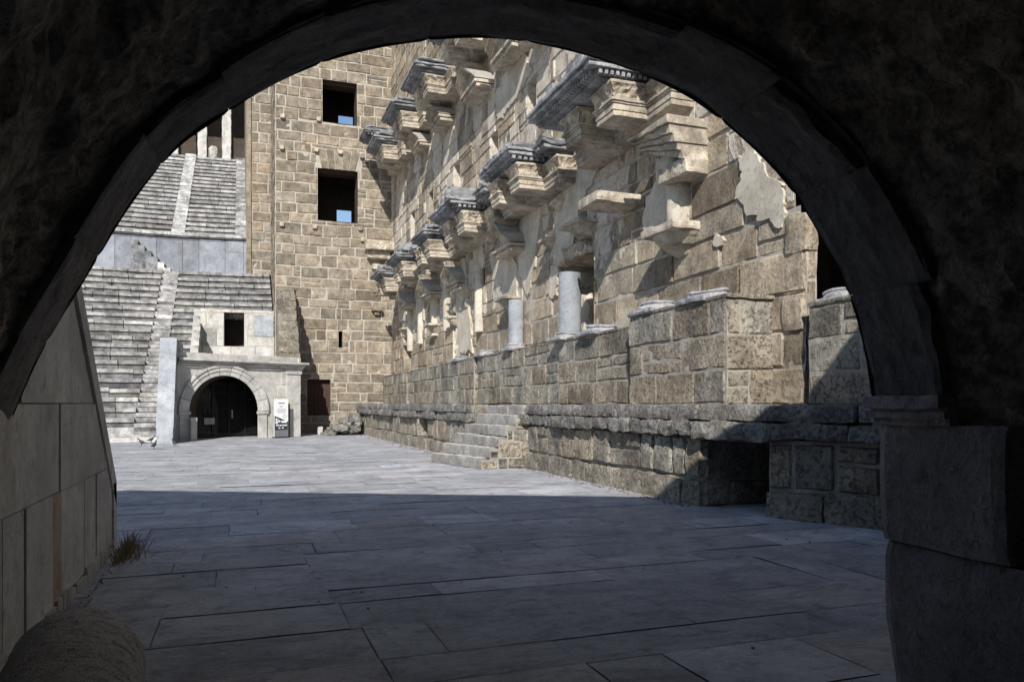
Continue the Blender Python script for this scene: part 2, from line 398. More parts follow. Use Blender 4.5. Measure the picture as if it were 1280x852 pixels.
m_ = MB(); mm_ = MB(); masonry(m_, mm_, Frame((XW, 8.3, ZL), (0, -1, 0)), 8.5, 21.5, cell=.3); m_.build('near_masonry', M['conglo'], stage); mm_.build('near_mortar', M['mortar'], stage)  # hidden wall stretch and lintel added to keep sun off the side entrance
m_ = MB(); m_.box((XW + .03, -.3, 0), (XW + 1.3, 8.28, 23)); m_.box((XW + .05, 8.2, 6.4), (XW + 1.3, YE + .02, 23)); m_.build('near_wall_core', M['conglo'], stage)
# plaster patches as thin skins with broken edges
def patch(poly, X, name='plaster_patch', mat='plaster', th=.05, sub=10):
    pts = [onX(px, py, X) for px, py in poly]
    # refine outline
    out = []
    for i in range(len(pts)):
        p, q = pts[i], pts[(i + 1) % len(pts)]
        for k in range(sub):
            w = p.lerp(q, k / sub); w = w + Vector((0, noise.noise(w * 5) * .16 + noise.noise(w * 13) * .06, noise.noise(w * 5 + Vector((9, 9, 9))) * .16)); out.append(w)
    m = MB(); c = sum(out, Vector()) / len(out)
    o2 = [Vector((X - .0, p.y, p.z)) for p in out]; o1 = [Vector((X + th + .05, p.y, p.z)) for p in out]
    n = len(out)
    for i in range(n):
        j = (i + 1) % n; m.face([o2[j], o2[i], o1[i], o1[j]])
    m.face(o2[::-1])
    return m.build(name, M[mat], stage)
XP = XW - .075
patch([(921, 190), (940, 188), (960, 215), (978, 232), (982, 262), (975, 285), (962, 280), (948, 268), (930, 265), (917, 250), (924, 225)], XP)
patch([(800, 288), (806, 252), (820, 225), (822, 198), (855, 188), (857, 290), (830, 296)], XP)
patch([(700, 200), (740, 168), (760, 170), (745, 215), (722, 262), (716, 320), (697, 330), (694, 370), (686, 372), (690, 300)], XP)
patch([(655, 215), (684, 195), (690, 225), (676, 260), (668, 330), (658, 372), (648, 330), (650, 270)], XP)
patch([(612, 320), (628, 300), (645, 330), (646, 372), (622, 372)], XP)
patch([(590, 300), (602, 292), (606, 330), (592, 350)], XP)
patch([(632, 86), (655, 66), (664, 90), (640, 130), (622, 150), (618, 120)], XP)
patch([(572, 330), (580, 322), (586, 390), (590, 438), (574, 440), (570, 390)], XP - .02)
patch([(520, 350), (528, 345), (530, 400), (516, 405)], XP)
patch([(538, 345), (546, 340), (546, 400), (538, 402)], XP)
patch([(497, 350), (506, 345), (508, 400), (498, 402)], XP)
patch([(549, 300), (562, 280), (568, 350), (551, 355)], XP)
# half round plaster column stub by the near niche
m_ = MB(); Yc = Yx(848, 7.9)
m_.tube((7.95, Yc, 4.85), (7.95, Yc, 6.7), .26, .25, 20, cap=True, rings=8, amp=.04); m_.build('engaged_column', M['plaster'], stage, smooth=True)
for (px, X) in ((560, 7.95), (600, 7.95), (545, 7.95), (527, 7.95), (514, 7.95)):
    m_ = MB(); Yc = Yx(px, X); m_.tube((7.95, Yc, 4.0 + ru(0, .6)), (7.95, Yc, 6.4), .2, .2, 12, rings=6, amp=.05); m_.build('engaged_column', M['plaster'], stage, smooth=True)
patch([(893, 292), (903, 292), (905, 305), (895, 308)], XP)

# ---- entablatures
def FY(X, Y, z): return Frame((X, Y, z), (0, -1, 0))     # n points to -X, u toward the viewer
HS = .8
def architrave(Y0, Y1, z0, Xf, det=.09, carve=True, far=False, name='architrave_block'):
    """fasciae, carved frieze; footprint Y0..Y1, Xf..wall"""
    m = MB(); amp = .012; cc = ru(.9, 1.12)
    for (za, zb, o) in ((0, .13, 0), (.13, .28, .02), (.28, .33, .045), (.33, .40, .075)):
        m.rbox(FY(XW, Y1, z0), -o, (Y1 - Y0) + o, za * HS, zb * HS, -.1, XW - Xf + o, det, amp * .7, .012, (cc,) * 3, sd=Y0)
    # frieze: flaring carved band
    F = FY(XW, Y1, z0); L = Y1 - Y0; D = XW - Xf
    def band(fn, n):
        rows = []
        for k in range(7):
            t = k / 6; o = .02 + .09 * t * t
            rows.append([fn(i / n, o, HS * (.40 + .32 * t)) for i in range(n + 1)])
        return rows
    def car(p): 
        q = noise.noise(p * 9) * .05 + noise.noise(p * 21) * .03; return q if carve else 0
    n1 = max(6, int(L / .05)) if not far else 6; n2 = max(6, int(D / .05)) if not far else 6
    front = band(lambda t, o, v: F.p(-o + (L + 2 * o) * t, v, D + o + car(F.p(L * t, v, D))), n1)
    side = band(lambda t, o, v: F.p(L + o + car(F.p(L, v, D * t)), v, (D + o) * (1 - t)), n2)
    side2 = band(lambda t, o, v: F.p(-o, v, (D + o) * t), n2)
    for s_ in (front, side, side2): m.grid(s_, (cc * 1.03, cc, cc * .97))
    m.rbox(F, -.12, L + .12, .72 * HS, .80 * HS, -.1, D + .12, det, amp, .015, (cc,) * 3, sd=Y0)
    return m.build(name, M['marble'], stage)
def cornice(Y0, Y1, z0, Xf, det=.12, dent=True, rough=.03, ped=0.0, gray=True, name='cornice'):
    m = MB(); F = FY(XW, Y1, z0); L = Y1 - Y0; D = XW - Xf; cc = ru(.85, 1.05)
    m.rbox(F, .28, L - .28, 0, .08, -.1, D - .34, det, .01, .015, (cc * .9,) * 3, sd=Y0)
    m.rbox(F, .06, L - .06, .17, .26, -.1, D - .06, det, rough * .5, .02, (cc,) * 3, sd=Y0 + 3)
    m.rbox(F, 0, L, .26, .35, -.1, D, det, rough * .9, .03, (cc * .95,) * 3, sd=Y0 + 5)
    m.rbox(F, L * ru(0, .2), L * ru(.7, 1), .35, .46, -.1, D - ru(.02, .2), det, rough * 2.0, .06, (cc * .8,) * 3, sd=Y0 + 7)
    if ped:
        n = 9
        for i in range(n):
            u = L * (i + .5) / n; hh = ped * (1 - abs(2 * u / L - 1)) + ru(-.05, .05)
            if hh > .06: m.rbox(F, u - L / n / 2, u + L / n / 2, .42, .44 + hh, -.1, D - ru(.15, .45), .15, .04, .05, (cc * ru(.6, .9),) * 3, sd=u)
    m.fbox(F, .2, L - .2, .08, .17, -.1, D - .26, (cc * .85,) * 3)
    if dent:
        st = .12 if det < .1 else .16
        k = .24
        while k < L - .24: m.fbox(F, k, k + st * .55, .07, .165, D - .27, D - .17, (cc,) * 3); k += st
        k = .1
        while k < D - .26:
            m.fbox(F, L - .21, L - .11, .07, .165, k, k + st * .55, (cc,) * 3); m.fbox(F, .11, .21, .07, .165, k, k + st * .55, (cc,) * 3); k += st
    return m.build(name, M['topmarble'] if gray else M['marble'], stage)
ZA = 7.12
pairs = [(13.1, 14.45), (18.35, 19.75), (23.4, 24.8), (28.0, 29.3), (32.7, 33.9), (37.3, 38.4)]
for i, (Ya, Yb) in enumerate(pairs):
    det = .07 if i == 0 else (.1 if i < 3 else .16)
    random.seed(100 + i)
    for Yr in (Ya, Yb):
        architrave(Yr + ru(-.04, .04), Yr + ru(.66, .76), ZA + ru(-.03, .03), 6.72 + ru(-.04, .06), det, far=i > 2)
    # stretch set back between and beside the ressauts
    architrave(Ya - .95 if i else Ya - .9, Yb + 1.9, ZA, 7.48, det, far=i > 2, name='architrave')
    cornice(Ya - .25, Yb + (1.75, .9, 1.3, .7, 1.2, 1.0)[i], ZA + .66, (6.1, 6.35, 6.2, 6.4, 6.3, 6.3)[i], det, dent=i < 3, ped=(.5, .35, .6, .3, .55, .4)[i], rough=.03 + .012 * (i % 3))
    cornice(Ya - 1.0, Ya - .3, ZA + .66, 7.0, det, dent=False, rough=.05)
    if i in (1, 3): cornice(Yb + 1.6, Yb + 2.6, ZA + .6, 6.7, det, dent=False, rough=.07)
    # broken gray slabs lying on top
# upper order
ZB = 13.45
for i, (Ya, Yb) in enumerate(pairs[1:], 1):
    random.seed(200 + i)
    Ya2, Yb2 = Ya + .3, Yb + .3
    zz = ZB + (.3 if i >= 4 else 0)
    for Yr in (Ya2, Yb2): architrave(Yr, Yr + .7, zz, 6.72, .14, far=i > 3)
    architrave(Ya2 - .9, Yb2 + 1.7, zz, 7.45, .16, far=True, name='architrave')
    cornice(Ya2 - .3, Yb2 + 1.1, zz + .66, 6.15, .14, dent=i < 3, ped=.45, rough=.05)
# tower-end upper ressaut
random.seed(5)
architrave(39.6, 40.6, 14.6, 6.6, .14, name='architrave_block'); cornice(39.3, 41.2, 15.42, 6.0, .14, ped=.3)
# small gables over the niches
def gable(Yc, zc, w, p, h, tilt=0.0, det=.08):
    m = MB(); cc = ru(.95, 1.1)
    sl = h / (w / 2)
    for sgn in (-1, 1):
        if sgn == 1 and tilt: continue
        for (o, t0, t1) in (((0, 0, .14), (.05, .14, .26), (.1, .26, .36), (.16, .36, .48)) if tilt else ((0, 0, .09), (.06, .09, .17), (.12, .17, .24), (.2, .24, .33))):
            U = Vector((0, -sgn, 0)); 
            n_ = max(4, int(w / 2 / det)); rows = []
            A = Vector((XW, Yc - sgn * -0 + sgn * w / 2, zc)); Bp = Vector((XW, Yc, zc + h))
            d = (Bp - A); dn = d.normalized(); up = Vector((0, -dn.z * (1 if dn.y < 0 else -1), abs(dn.y)))
            if up.z < 0: up = -up
            ring = [(t0, -.1), (t0, p + o), (t1, p + o), (t1, -.1)]
            for k in range(n_ + 1):
                c = A + d * (k / n_ * 1.0)
                rows.append([c + up * t + Vector((-q, 0, 0)) + noise.noise_vector(c * 3 + up * t * 3) * .03 for t, q in ring])
            m.grid(rows, (cc,) * 3, closed=True); m.face(rows[0], (cc,) * 3); m.face(rows[-1][::-1], (cc,) * 3)
    if tilt: return m.build('raking_cornice', M['marble'], stage)
    T_ = [Vector((XW - p * .85, Yc - w / 2 + .02, zc)), Vector((XW - p * .85, Yc + w / 2 - .02, zc)), Vector((XW - p * .85, Yc, zc + h))]; T2 = [q_ + Vector((p, 0, 0)) for q_ in T_]
    m.face(T_, (cc * .8,) * 3)
    for i_ in range(3): m.face([T_[i_], T_[(i_ + 1) % 3], T2[(i_ + 1) % 3], T2[i_]], (cc * .8,) * 3)
    m.rbox(FY(XW, Yc + w / 2, zc), .0, w, -.12, -.02, -.1, p, det, .015, .02, (cc,) * 3)
    m.rbox(FY(XW, Yc + w / 2, zc), .05, w - .05, -.25, -.13, -.1, p - .08, det, .015, .02, (cc,) * 3)
    return m.build('niche_gable', M['marble'], stage)
random.seed(11)
m_ = MB(); tip = (13.15, 6.62); zz_ = [5.98, 6.13, 6.27, 6.42, 6.58, 6.72]
for k in range(5):
    p_ = .55 + .085 * k; cc = 1.05 - .04 * k; tri = [(tip[0], tip[1] - .12 + .04 * k), (11.75 + .03 * (k % 2), zz_[k]), (11.75 + .03 * (k % 2), zz_[k + 1]), (tip[0], tip[1] - .08 + .04 * k)]
    nn_ = 10; fr_ = []
    for i in range(nn_ + 1):
        t = i / nn_; y_ = tri[0][0] + (tri[1][0] - tri[0][0]) * t; za = tri[0][1] + (tri[1][1] - tri[0][1]) * t; zb = tri[3][1] + (tri[2][1] - tri[3][1]) * t
        q_ = [Vector((XW - x_, y_, z_)) for x_, z_ in ((-.1, za), (p_, za), (p_ + .02, zb - .02), (p_, zb + .002), (-.1, zb + .002))]
        fr_.append([w + noise.noise_vector(w * 5) * .03 for w in q_])
    m_.grid(fr_, (cc,) * 3, closed=True); m_.face(fr_[-1], (cc,) * 3); m_.face(fr_[0][::-1], (cc,) * 3)
m_.rbox(FY(XW, 12.7, 5.75), 0, .95, 0, .28, -.1, .5, .06, .03, .03)
m_.build('raking_cornice', M['marble'], stage)
for (px, z, w, p, h) in ((628, 6.35, 1.7, .6, .55), (533, 6.3, 1.6, .6, .5), (505, 6.4, 1.5, .6, .5), (562, 6.2, 1.6, .5, .5)):
    gable(Yx(px, 7.5), z, w, p, h, det=.12)
for (px, py, w, p, h) in ((587, 110, 1.8, .7, .5), (628, 62, 1.8, .7, .5), (545, 150, 1.6, .7, .5), (518, 180, 1.6, .6, .5), (662, 30, 1.8, .7, .5)):
    q = onX(px, py, 7.4); gable(q.y, q.z, w, p, h, det=.14)
def corbel(Yc, z, w, p, h, slab=.1, name='corbel', mat='marble', det=.06):
    """console tapering down to the wall under a slab"""
    m = MB(); cc = ru(.9, 1.1); F = FY(XW, Yc + w / 2, z); rows = []; n = 8
    m.rbox(F, -.04, w + .04, -slab, 0, -.1, p, det, .02, .03, (cc,) * 3, sd=Yc)
    prof = []
    for k in range(n + 1):
        t = k / n; prof.append((-slab - h * t, (p - .05) * (1 - t ** 1.6) + .01, w * (.5 - .32 * t)))
    for v, d, hw in prof:
        rows.append([F.p(w / 2 + hw * math.cos(a_), v, -.08 + (d + .08) * max(0, math.sin(a_)) ** .6) + noise.noise_vector(F.p(w / 2 + hw * math.cos(a_), v, d) * 5) * .03 for a_ in [math.pi * j / 12 for j in range(13)]])
    m.grid(rows, (cc * .95,) * 3)
    return m.build(name, M[mat], stage, smooth=False)
corbel(Yx(838, 7.7), 4.95, 1.15, .62, .42, .16)
for (px, py, w, p, h) in ((722, 278, 1.1, .55, .35), (679, 298, .55, .35, .2), (631, 372, 1.0, .5, .35), (577, 360, .9, .5, .35), (538, 405, .9, .5, .4), (505, 410, .9, .5, .4), (560, 395, .5, .4, .3), (690, 250, .5, .3, .25)):
    q = onX(px, py, 7.7); corbel(q.y, q.z, w, p, h, det=.1)
# long bracket slab
q = onX(738, 243, 7.0); m_ = MB(); m_.rbox(FY(XW, q.y + .55, q.z), 0, .95, -.22, 0, -.1, 1.05, .08, .02, .03); m_.build('bracket_slab', M['marble'], stage)
# rough consoles left over the doorways (broken lintel)
m_ = MB(); m_.rbox(FY(XW, 18.75, 5.25), 0, 2.2, -.02, .33, -.3, .22, .1, .06, .08, sd=4); m_.build('door_lintel', M['conglo'], stage)
m_ = MB(); m_.rbox(FY(XW, 29.3, 5.1), 0, 2.4, 0, .4, -.3, .15, .15, .06, .08, sd=4); m_.build('door_lintel', M['conglo'], stage)
# stone rubble filling behind the door column
m_ = MB(); m_.rbox(FY(XW, 18.6, 3.3), .05, 1.15, 0, 1.1, -1.1, -.25, .12, .09, .1, sd=3); m_.build('door_blocking', M['plaster'], stage)
m_ = MB(); m_.rbox(FY(XW, 29.2, 3.3), .02, 1.3, 0, 1.3, -1.1, -.05, .15, .09, .1, sd=9); m_.build('door_blocking', M['plaster'], stage)

# ================================================================== PODIUM
random.seed(31)
pod = thing('stage_podium', 'low stage podium of rough grey brown blocks with a worn overhanging ledge', 'podium', (6.5, 20, 0))
def seg(P0, P1, holes=(), plinth=True, cell=.1):
    """podium wall from P0 (far) to P1 (near)"""
    a, b, lip = MB(), MB(), MB()
    P0 = Vector(P0); P1 = Vector(P1); L = (P1 - P0).length
    F = Frame((P0.x, P0.y, 0), (P1 - P0))
    hs = [(u0, u1, v0, v1) for u0, u1, v0, v1 in holes]
    masonry(a, b, F, L, 1.08, bw=(.5, 1.25), rows=[.41, .67], holes=hs, cell=cell, amp=.04, jit=.02, proud=(.03, .08), gap=.012, cv=.2)
    # plinth course stands proud
    u = 0
    while u < L:
        w = ru(.6, 1.3); w = min(w, L - u)
        for r in subtract_all([(u, u + w, 0, .40)], hs):
            a.rbox(F, r[0] + .01, r[1] - .01, -.05, .39 + ru(-.03, .02), -.05, .13 + ru(-.03, .04), cell, .03, .025, (ru(.85, 1.15),) * 3, sd=u + P0.y)
        u += w
    u = 0
    while u < L:
        w = ru(.7, 1.6); w = min(w, L - u)
        br = rnd() < .2
        lip.rbox(F, u + .01, u + w - .01, 1.07 + ru(0, .03), 1.33, -.6, (.12 if br else .24) + ru(-.05, .05), cell, .05, .045, (ru(.8, 1.1),) * 3, sd=u * 3 + P0.y, fq=4.5); u += w
    u = 0
    while u < L:
        w = ru(.9, 1.9); w = min(w, L - u)
        lip.rbox(F, u + .008, u + w - .008, 1.335, ZL + ru(-.02, .01), -.6, .14 + ru(-.03, .03), cell, .025, .05, (ru(.85, 1.15),) * 3, sd=u * 2 + P0.x); u += w
    w_ = a.build('block_wall', M['podium'], pod); b.build('mortar_bed', M['podmortar'], w_); lip.build('ledge', M['lip'], pod)
seg((6.1, 41.5), (6.15, 20.3), cell=.16, holes=[(14.3, 15.9, .45, 1.08)])
seg((6.82, 20.3), (6.82, 10.15), cell=.09)
seg((7.1, 8.95), (9.4, 4.4), cell=.09)
# recess between the two stretches
m_ = MB(); mq = MB()
masonry(m_, mq, Frame((6.8, 10.15, 0), (1, 0, 0)), 1.3, 1.1, rows=[.42, .68], bw=(.6, 1.2), cell=.09, amp=.03, jit=.02, proud=(.02, .05))
m_.rbox(Frame((8.05, 10.15, 0), (0, -1, 0)), -.1, 2.2, 0, 1.1, -.5, 0, .15, .05, .05)
m_.build('recess_wall', M['podium'], pod); mq.build('recess_mortar', M['podmortar'], pod)
lip = MB()
lip.rbox(Frame((6.82, 10.2, 0), (.28, -1.25, 0)), 0, 1.42, 1.05, 1.33, -1.2, .27, .09, .04, .05, fq=5)
lip.rbox(Frame((6.82, 10.2, 0), (.28, -1.25, 0)), 0, 1.42, 1.335, ZL, -1.2, .13, .09, .025, .05)
m_ = MB(); m_.face([(7.1, 8.95, .02), (8.1, 8.95, .02), (8.1, 8.95, 1.1), (7.1, 8.95, 1.1)]); m_.build('recess_side', M['podium'], pod)
mh = MB(); reveal(mh, Frame((6.1, 41.5, 0), (.05, -21.2, 0)), (14.3, 15.9, .45, 1.08), .7); mh.build('vent_hole', M['podium'], pod)
lip.build('lintel', M['lip'], pod)
m_ = MB(); m_.box((6.9, 10.2, 1.3), (8.1, 42, 1.55)); m_.box((6.25, 20.4, 1.3), (6.95, 42, 1.545)); m_.box((7.8, 4, 1.3), (11, 10.3, 1.54)); m_.build('platform_top', M['lip'], pod)
m_ = MB(); m_.box((6.16, 20.28, 0), (6.95, 20.35, 1.5)); m_.build('step_back_face', M['podium'], pod)
# pedestals standing on the ledge (dado)
def pedestal(Y0, Y1, zt, Xf, cell=.12, nm='pedestal'):
    A, B = MB(), MB(); F = Frame((Xf, Y1, ZL), (0, -1, 0)); H = zt - ZL; n = 3; rw = [H / n] * n
    masonry(A, B, F, Y1 - Y0, H, rows=rw, bw=(.6, 1.6), cell=cell, amp=.022, jit=.012, proud=(.008, .035), gap=.008, cv=.2)
    F2 = Frame((Xf, Y0, ZL), (1, 0, 0)); masonry(A, B, F2, XW - Xf + .05, H, rows=rw, bw=(.6, 1.3), cell=cell, amp=.022, jit=.012, gap=.008, cv=.15)
    A.rbox(F, -.05, Y1 - Y0 + .06, H - .02, H + .05, -(XW - Xf), .03, cell, .02, .02)
    p = A.build(nm, M['podium'], pod); B.build('pedestal_mortar', M['podmortar'], p)
pedestal(10.0, 13.1, 3.27, 7.12, .09); pedestal(13.12, 17.2, 3.12, 7.4, .1); pedestal(17.5, 24.4, 3.14, 7.52, .12)
pedestal(24.6, 29.2, 3.12, 7.45, .16); pedestal(29.4, 35.2, 3.1, 7.52, .2); pedestal(35.4, 41.6, 3.05, 7.4, .2)
pedestal(6.2, 9.02, 3.03, 7.86, .09)
# rubble pile at the far end
random.seed(8)
m_ = MB()
for k in range(90):
    t = rnd(); x = ru(3.9, 5.6); y_ = 41.2 + ru(-2.6, .6) - (5.6 - x) * .3; s = ru(.08, .34) * (1 if x > 4.6 else .6)
    zz = max(0, (x - 4.1) * .55) * ru(.2, 1)
    m_.rbox(Frame((x, y_, zz), (math.cos(k), math.sin(k), 0)), -s, s, -.05, s, -s * .8, s * .8, .15, .07, .08, (ru(.8, 1.2),) * 3, sd=k)
tag(m_.build('rubble_pile', M['lip'], origin=(5, 41, 0)), 'heap of broken stones against the far end of the podium by the tower', 'rubble')
m_ = MB(); m_.rbox(Frame((3.75, 39.9, 0), (1, 0, 0)), 0, .25, 0, .42, -.2, 0, .08, .02, .04)
tag(m_.build('marker_stone', M['gate'], origin=(3.8, 40, 0)), 'small pale upright stone on the paving near the dark tower door', 'stone')

# ================================================================== STAIRS
random.seed(41)
st = thing('stone_steps', 'worn flight of stone steps climbing to the stage podium', 'steps', (6, 19, 0))
def xf(k): return 4.92 + .315 * k
def xn(k): return 5.50 + .225 * k
for k in range(6):
    m_ = MB(); z1 = .262 * (k + 1) - (.02 if k == 5 else 0)
    Pf = Vector((xf(k), 20.3 - .03 * k, 0)); Pn = Vector((xn(k), 17.75, 0)); Lk = (Pn - Pf).length; Fk = Frame(Pf, Pn - Pf)
    cut = Lk * (.62 if k % 2 else .41)
    for (u, w) in ((0, cut), (cut, Lk - cut)):
        m_.rbox(Fk, u + .004, u + w - .004, z1 - .262, z1 + ru(-.025, .01), -.55, ru(0, .03), .06, .013, .018, (ru(.95, 1.2),) * 3, sd=k + u, fq=4)
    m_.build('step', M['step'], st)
A, B = MB(), MB()
F_ = Frame((xn(0) + .06, 17.72, 0), (1, 0, 0)); Ls = 6.84 - xn(0) - .06
masonry(A, B, F_, Ls, 1.5, rows=[.27, .4, .4, .43], bw=(.35, .8), holes=[(-1, xn(k + 1) - xn(0) - .02, .255 * (k + 1) - .05, 3) for k in range(5)], cell=.08, amp=.03, jit=.012, proud=(.015, .05), gap=.006, cv=.2, mcell=.06)
A.build('side_masonry', M['podium'], st); B.build('side_mortar', M['podmortar'], st)
m_ = MB(); m_.box((5.7, 17.8, 0), (6.8, 20.2, .2)); m_.build('core', M['podium'], st)

# ================================================================== COLUMNS AND BASES ON THE PEDESTALS
random.seed(51)
BH = .2
def base_prof(r): return [(a_ * r, b_ * .6) for a_, b_ in ((1.5, 0), (1.52, .07), (1.38, .09), (1.42, .13), (1.36, .18), (1.16, .2), (1.14, .24), (1.24, .26), (1.22, .31), (1.05, .33))]
def standing(px, Y, X, z, r, h, lab, mat):
    t = thing('broken_column', lab, 'column', (X, Y, z))
    m = MB(); m.lathe((X, Y, z), base_prof(r), 28, amp=.035); m.rbox(Frame((X, Y, z), (1, 0, 0)), -r * 1.6, r * 1.6, -.02, .07, -r * 1.6, r * 1.6, .1, .015, .02); m.build('base', M['basem'], t)
    m = MB(); n = 10; m.lathe((X, Y, z + .198), [(r * (1 - .04 * k / n), h * k / n) for k in range(n + 1)], 28, amp=.02); m.build('shaft', M[mat], t, smooth=False)
standing(712, Yx(712, 7.66), 7.66, 3.15, .28, 1.46, 'smooth grey column stump standing in the rectangular doorway of the stage wall', 'shaft')
standing(645, Yx(645, 7.72), 7.72, 3.17, .235, 1.28, 'pale weathered column stump standing free left of the doorway', 'grey')
def lonebase(px, X, z, r, lab, tilt=0):
    Y = Yx(px, X); m = MB(); m.lathe((X, Y, z), base_prof(r), 24, amp=.06)
    m.rbox(Frame((X, Y, z), (1, 0, 0)), -r * 1.6, r * 1.6, -.03, .07, -r * 1.6, r * 1.6, .09, .03, .03)
    o = m.build('marble_plinth', M['basem'], origin=(X, Y, z)); tag(o, lab, 'column base', 'worn marble column bases on the pedestals')
lonebase(752, 7.68, 3.15, .29, 'worn marble column base just right of the grey column stump')
lonebase(823, 7.45, 3.3, .26, 'flat broken marble column base at the left end of the tall pedestal')
lonebase(887, 7.45, 3.3, .26, 'blue grey marble column base at the right end of the tall pedestal')
lonebase(609, 7.75, 3.17, .24, 'low marble column base left of the pale column stump')
lonebase(578, 7.72, 3.15, .24, 'small marble column base under the white plaster patch')
lonebase(1050, 8.15, 3.04, .17, 'marble base fragment on the shadowed pedestal beside the arch')

# ================================================================== TOWER
random.seed(61)
tower = thing('side_tower', 'high ashlar tower with two square dark windows at the far end of the stage', 'tower', (5, YT, 0))
XL = onY(344, 400, YT).x
FT = Frame((XL, YT, 0), (1, 0, 0)); LT = XW - XL + .05
def th_(x0, x1, y0, y1):
    a_ = FT.hit(x0, y1); b_ = FT.hit(x1, y0); return (a_[0], b_[0], a_[1], b_[1])
wu, wl, slit, dr = th_(403, 446, 105, 152), th_(397, 447, 215, 275), th_(423, 428, 414, 434), th_(384, 413, 474, 519)
vus = (wl[0] - .05, wl[1] + .12, wl[3], wl[3] + 1.1)
A, B = MB(), MB()
masonry(A, B, FT, LT, 23.5, rowh=(.48, .66), bw=(.55, 1.6), holes=[wu, wl, slit, dr, vus], cell=.25, amp=.028, jit=.022, proud=(.015, .05), gap=.016, cv=.24, tint=.035)
# splayed relieving blocks over the lower window
B.face([FT.p(vus[0], vus[2]), FT.p(vus[1], vus[2]), FT.p(vus[1], vus[3]), FT.p(vus[0], vus[3])])
n = 5
for k in range(n):
    w0 = vus[1] - vus[0]; c0 = (vus[0] + vus[1]) / 2
    f0, f1 = k / n + .012, (k + 1) / n - .012
    bot = lambda f: c0 + (f - .5) * w0 * .78; top = lambda f: c0 + (f - .5) * w0 * 1.0
    rows = [[FT.p(bot(f0) * (1 - t) + top(f0) * t, vus[2] + .02 + 1.03 * t, .04), FT.p(bot(f1) * (1 - t) + top(f1) * t, vus[2] + .02 + 1.03 * t, .04)] for t in (0, .5, 1)]
    A.grid(rows, (ru(.8, 1.15),) * 3)
A.build('masonry', M['tower'], tower); B.build('mortar_bed', M['mortar'], tower)
def skywin(h, ix0, ix1, iz1):
    """deep window with a smaller opening in the back wall of the chamber"""
    m = MB(); u0, u1, v0, v1 = h; D = 1.1
    reveal(m, FT, h, D, back=False)
    # chamber behind
    big = (u0 - .6, u1 + .9, v0 - 1.4, v1 + 1.2)
    for r in subtract_all([(big[0], big[1], big[2], big[3])], [h]): m.face([FT.p(r[0], r[2], -D), FT.p(r[1], r[2], -D), FT.p(r[1], r[3], -D), FT.p(r[0], r[3], -D)])
    for r in subtract_all([big], [(ix0, ix1, iz1 - .9, iz1)]): m.face([FT.p(r[0], r[2], -4.2), FT.p(r[1], r[2], -4.2), FT.p(r[1], r[3], -4.2), FT.p(r[0], r[3], -4.2)])
    q = FT.p
    for (p0, p1, p2, p3) in (((big[0], big[2]), (big[0], big[3]), 0, 0), ((big[1], big[2]), (big[1], big[3]), 0, 0)):
        m.face([q(*p0, -D), q(*p1, -D), q(*p1, -4.2), q(*p0, -4.2)])
    m.face([q(big[0], big[3], -D), q(big[1], big[3], -D), q(big[1], big[3], -4.2), q(big[0], big[3], -4.2)])
    m.face([q(big[0], big[2], -D), q(big[1], big[2], -D), q(big[1], big[2], -4.2), q(big[0], big[2], -4.2)])
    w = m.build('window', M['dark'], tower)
    b2 = MB(); b2.box(tuple(FT.p(u0 - .12, v1 - .14, -.3)), tuple(FT.p(u1 + .12, v1 - .01, -1.0))); b2.build('lintel', M['door'], w)
def backpt(px, py, depth=4.2):
    F2 = Frame(FT.p(0, 0, -depth), (1, 0, 0)); return F2.hit(px, py)
q0 = backpt(423, 152); q1 = backpt(441, 147); skywin(wu, q0[0], q1[0], q1[1])
q0 = backpt(421, 275); q1 = backpt(439, 264); skywin(wl, q0[0], q1[0], q1[1])
m_ = MB(); reveal(m_, FT, slit, .9); m_.build('arrow_slit', M['dark'], tower)
m_ = MB(); reveal(m_, FT, dr, .5); dd = m_.build('doorway', M['tower'], tower)
m_ = MB()
for k in range(6):
    w = (dr[1] - dr[0]) / 6; m_.fbox(FT, dr[0] + k * w + .005, dr[0] + (k + 1) * w - .005, dr[2] + .02, dr[3] - .02, -.36, -.3 - .01 * (k % 2))
m_.build('door', M['door'], dd)
# core and back
m_ = MB(); m_.box((XL - .0, YT + 4.7, 0), (13.5, YT + 5.6, 12)); m_.box((9.5, YT + .5, 0), (13.5, YT + 5, 23.4)); m_.build('rear_mass', M['tower'], tower)
A, B = MB(), MB(); masonry(A, B, Frame((XL, YT + 5.5, 0), (0, -1, 0)), 5.5, 23.5, jit=.02); A.build('side_masonry', M['tower'], tower); B.build('side_mortar', M['mortar'], tower)
# set back pier at the left
A, B = MB(), MB(); xp = onY(314, 300, 48.5).x; FPi = Frame((xp, 48.5, 0), (1, 0, 0))
masonry(A, B, FPi, XL - xp + .3, 26, rowh=(.55, .65), bw=(.9, 1.5), jit=.02, gap=.02); p_ = A.build('set_back_pier', M['tower'], tower); B.build('pier_mortar', M['mortar'], p_)
m_ = MB(); m_.box((xp - .28, 48.4, 0), (xp - .01, 66, 26)); m_.build('pier_edge', M['tower'], tower)
m_ = MB(); m_.box((xp, 48.6, 0), (XL + 1, 66, 25.9)); m_.build('pier_core', M['tower'], tower)
# thin pilaster line on the tower edge
for v in range(1): pass
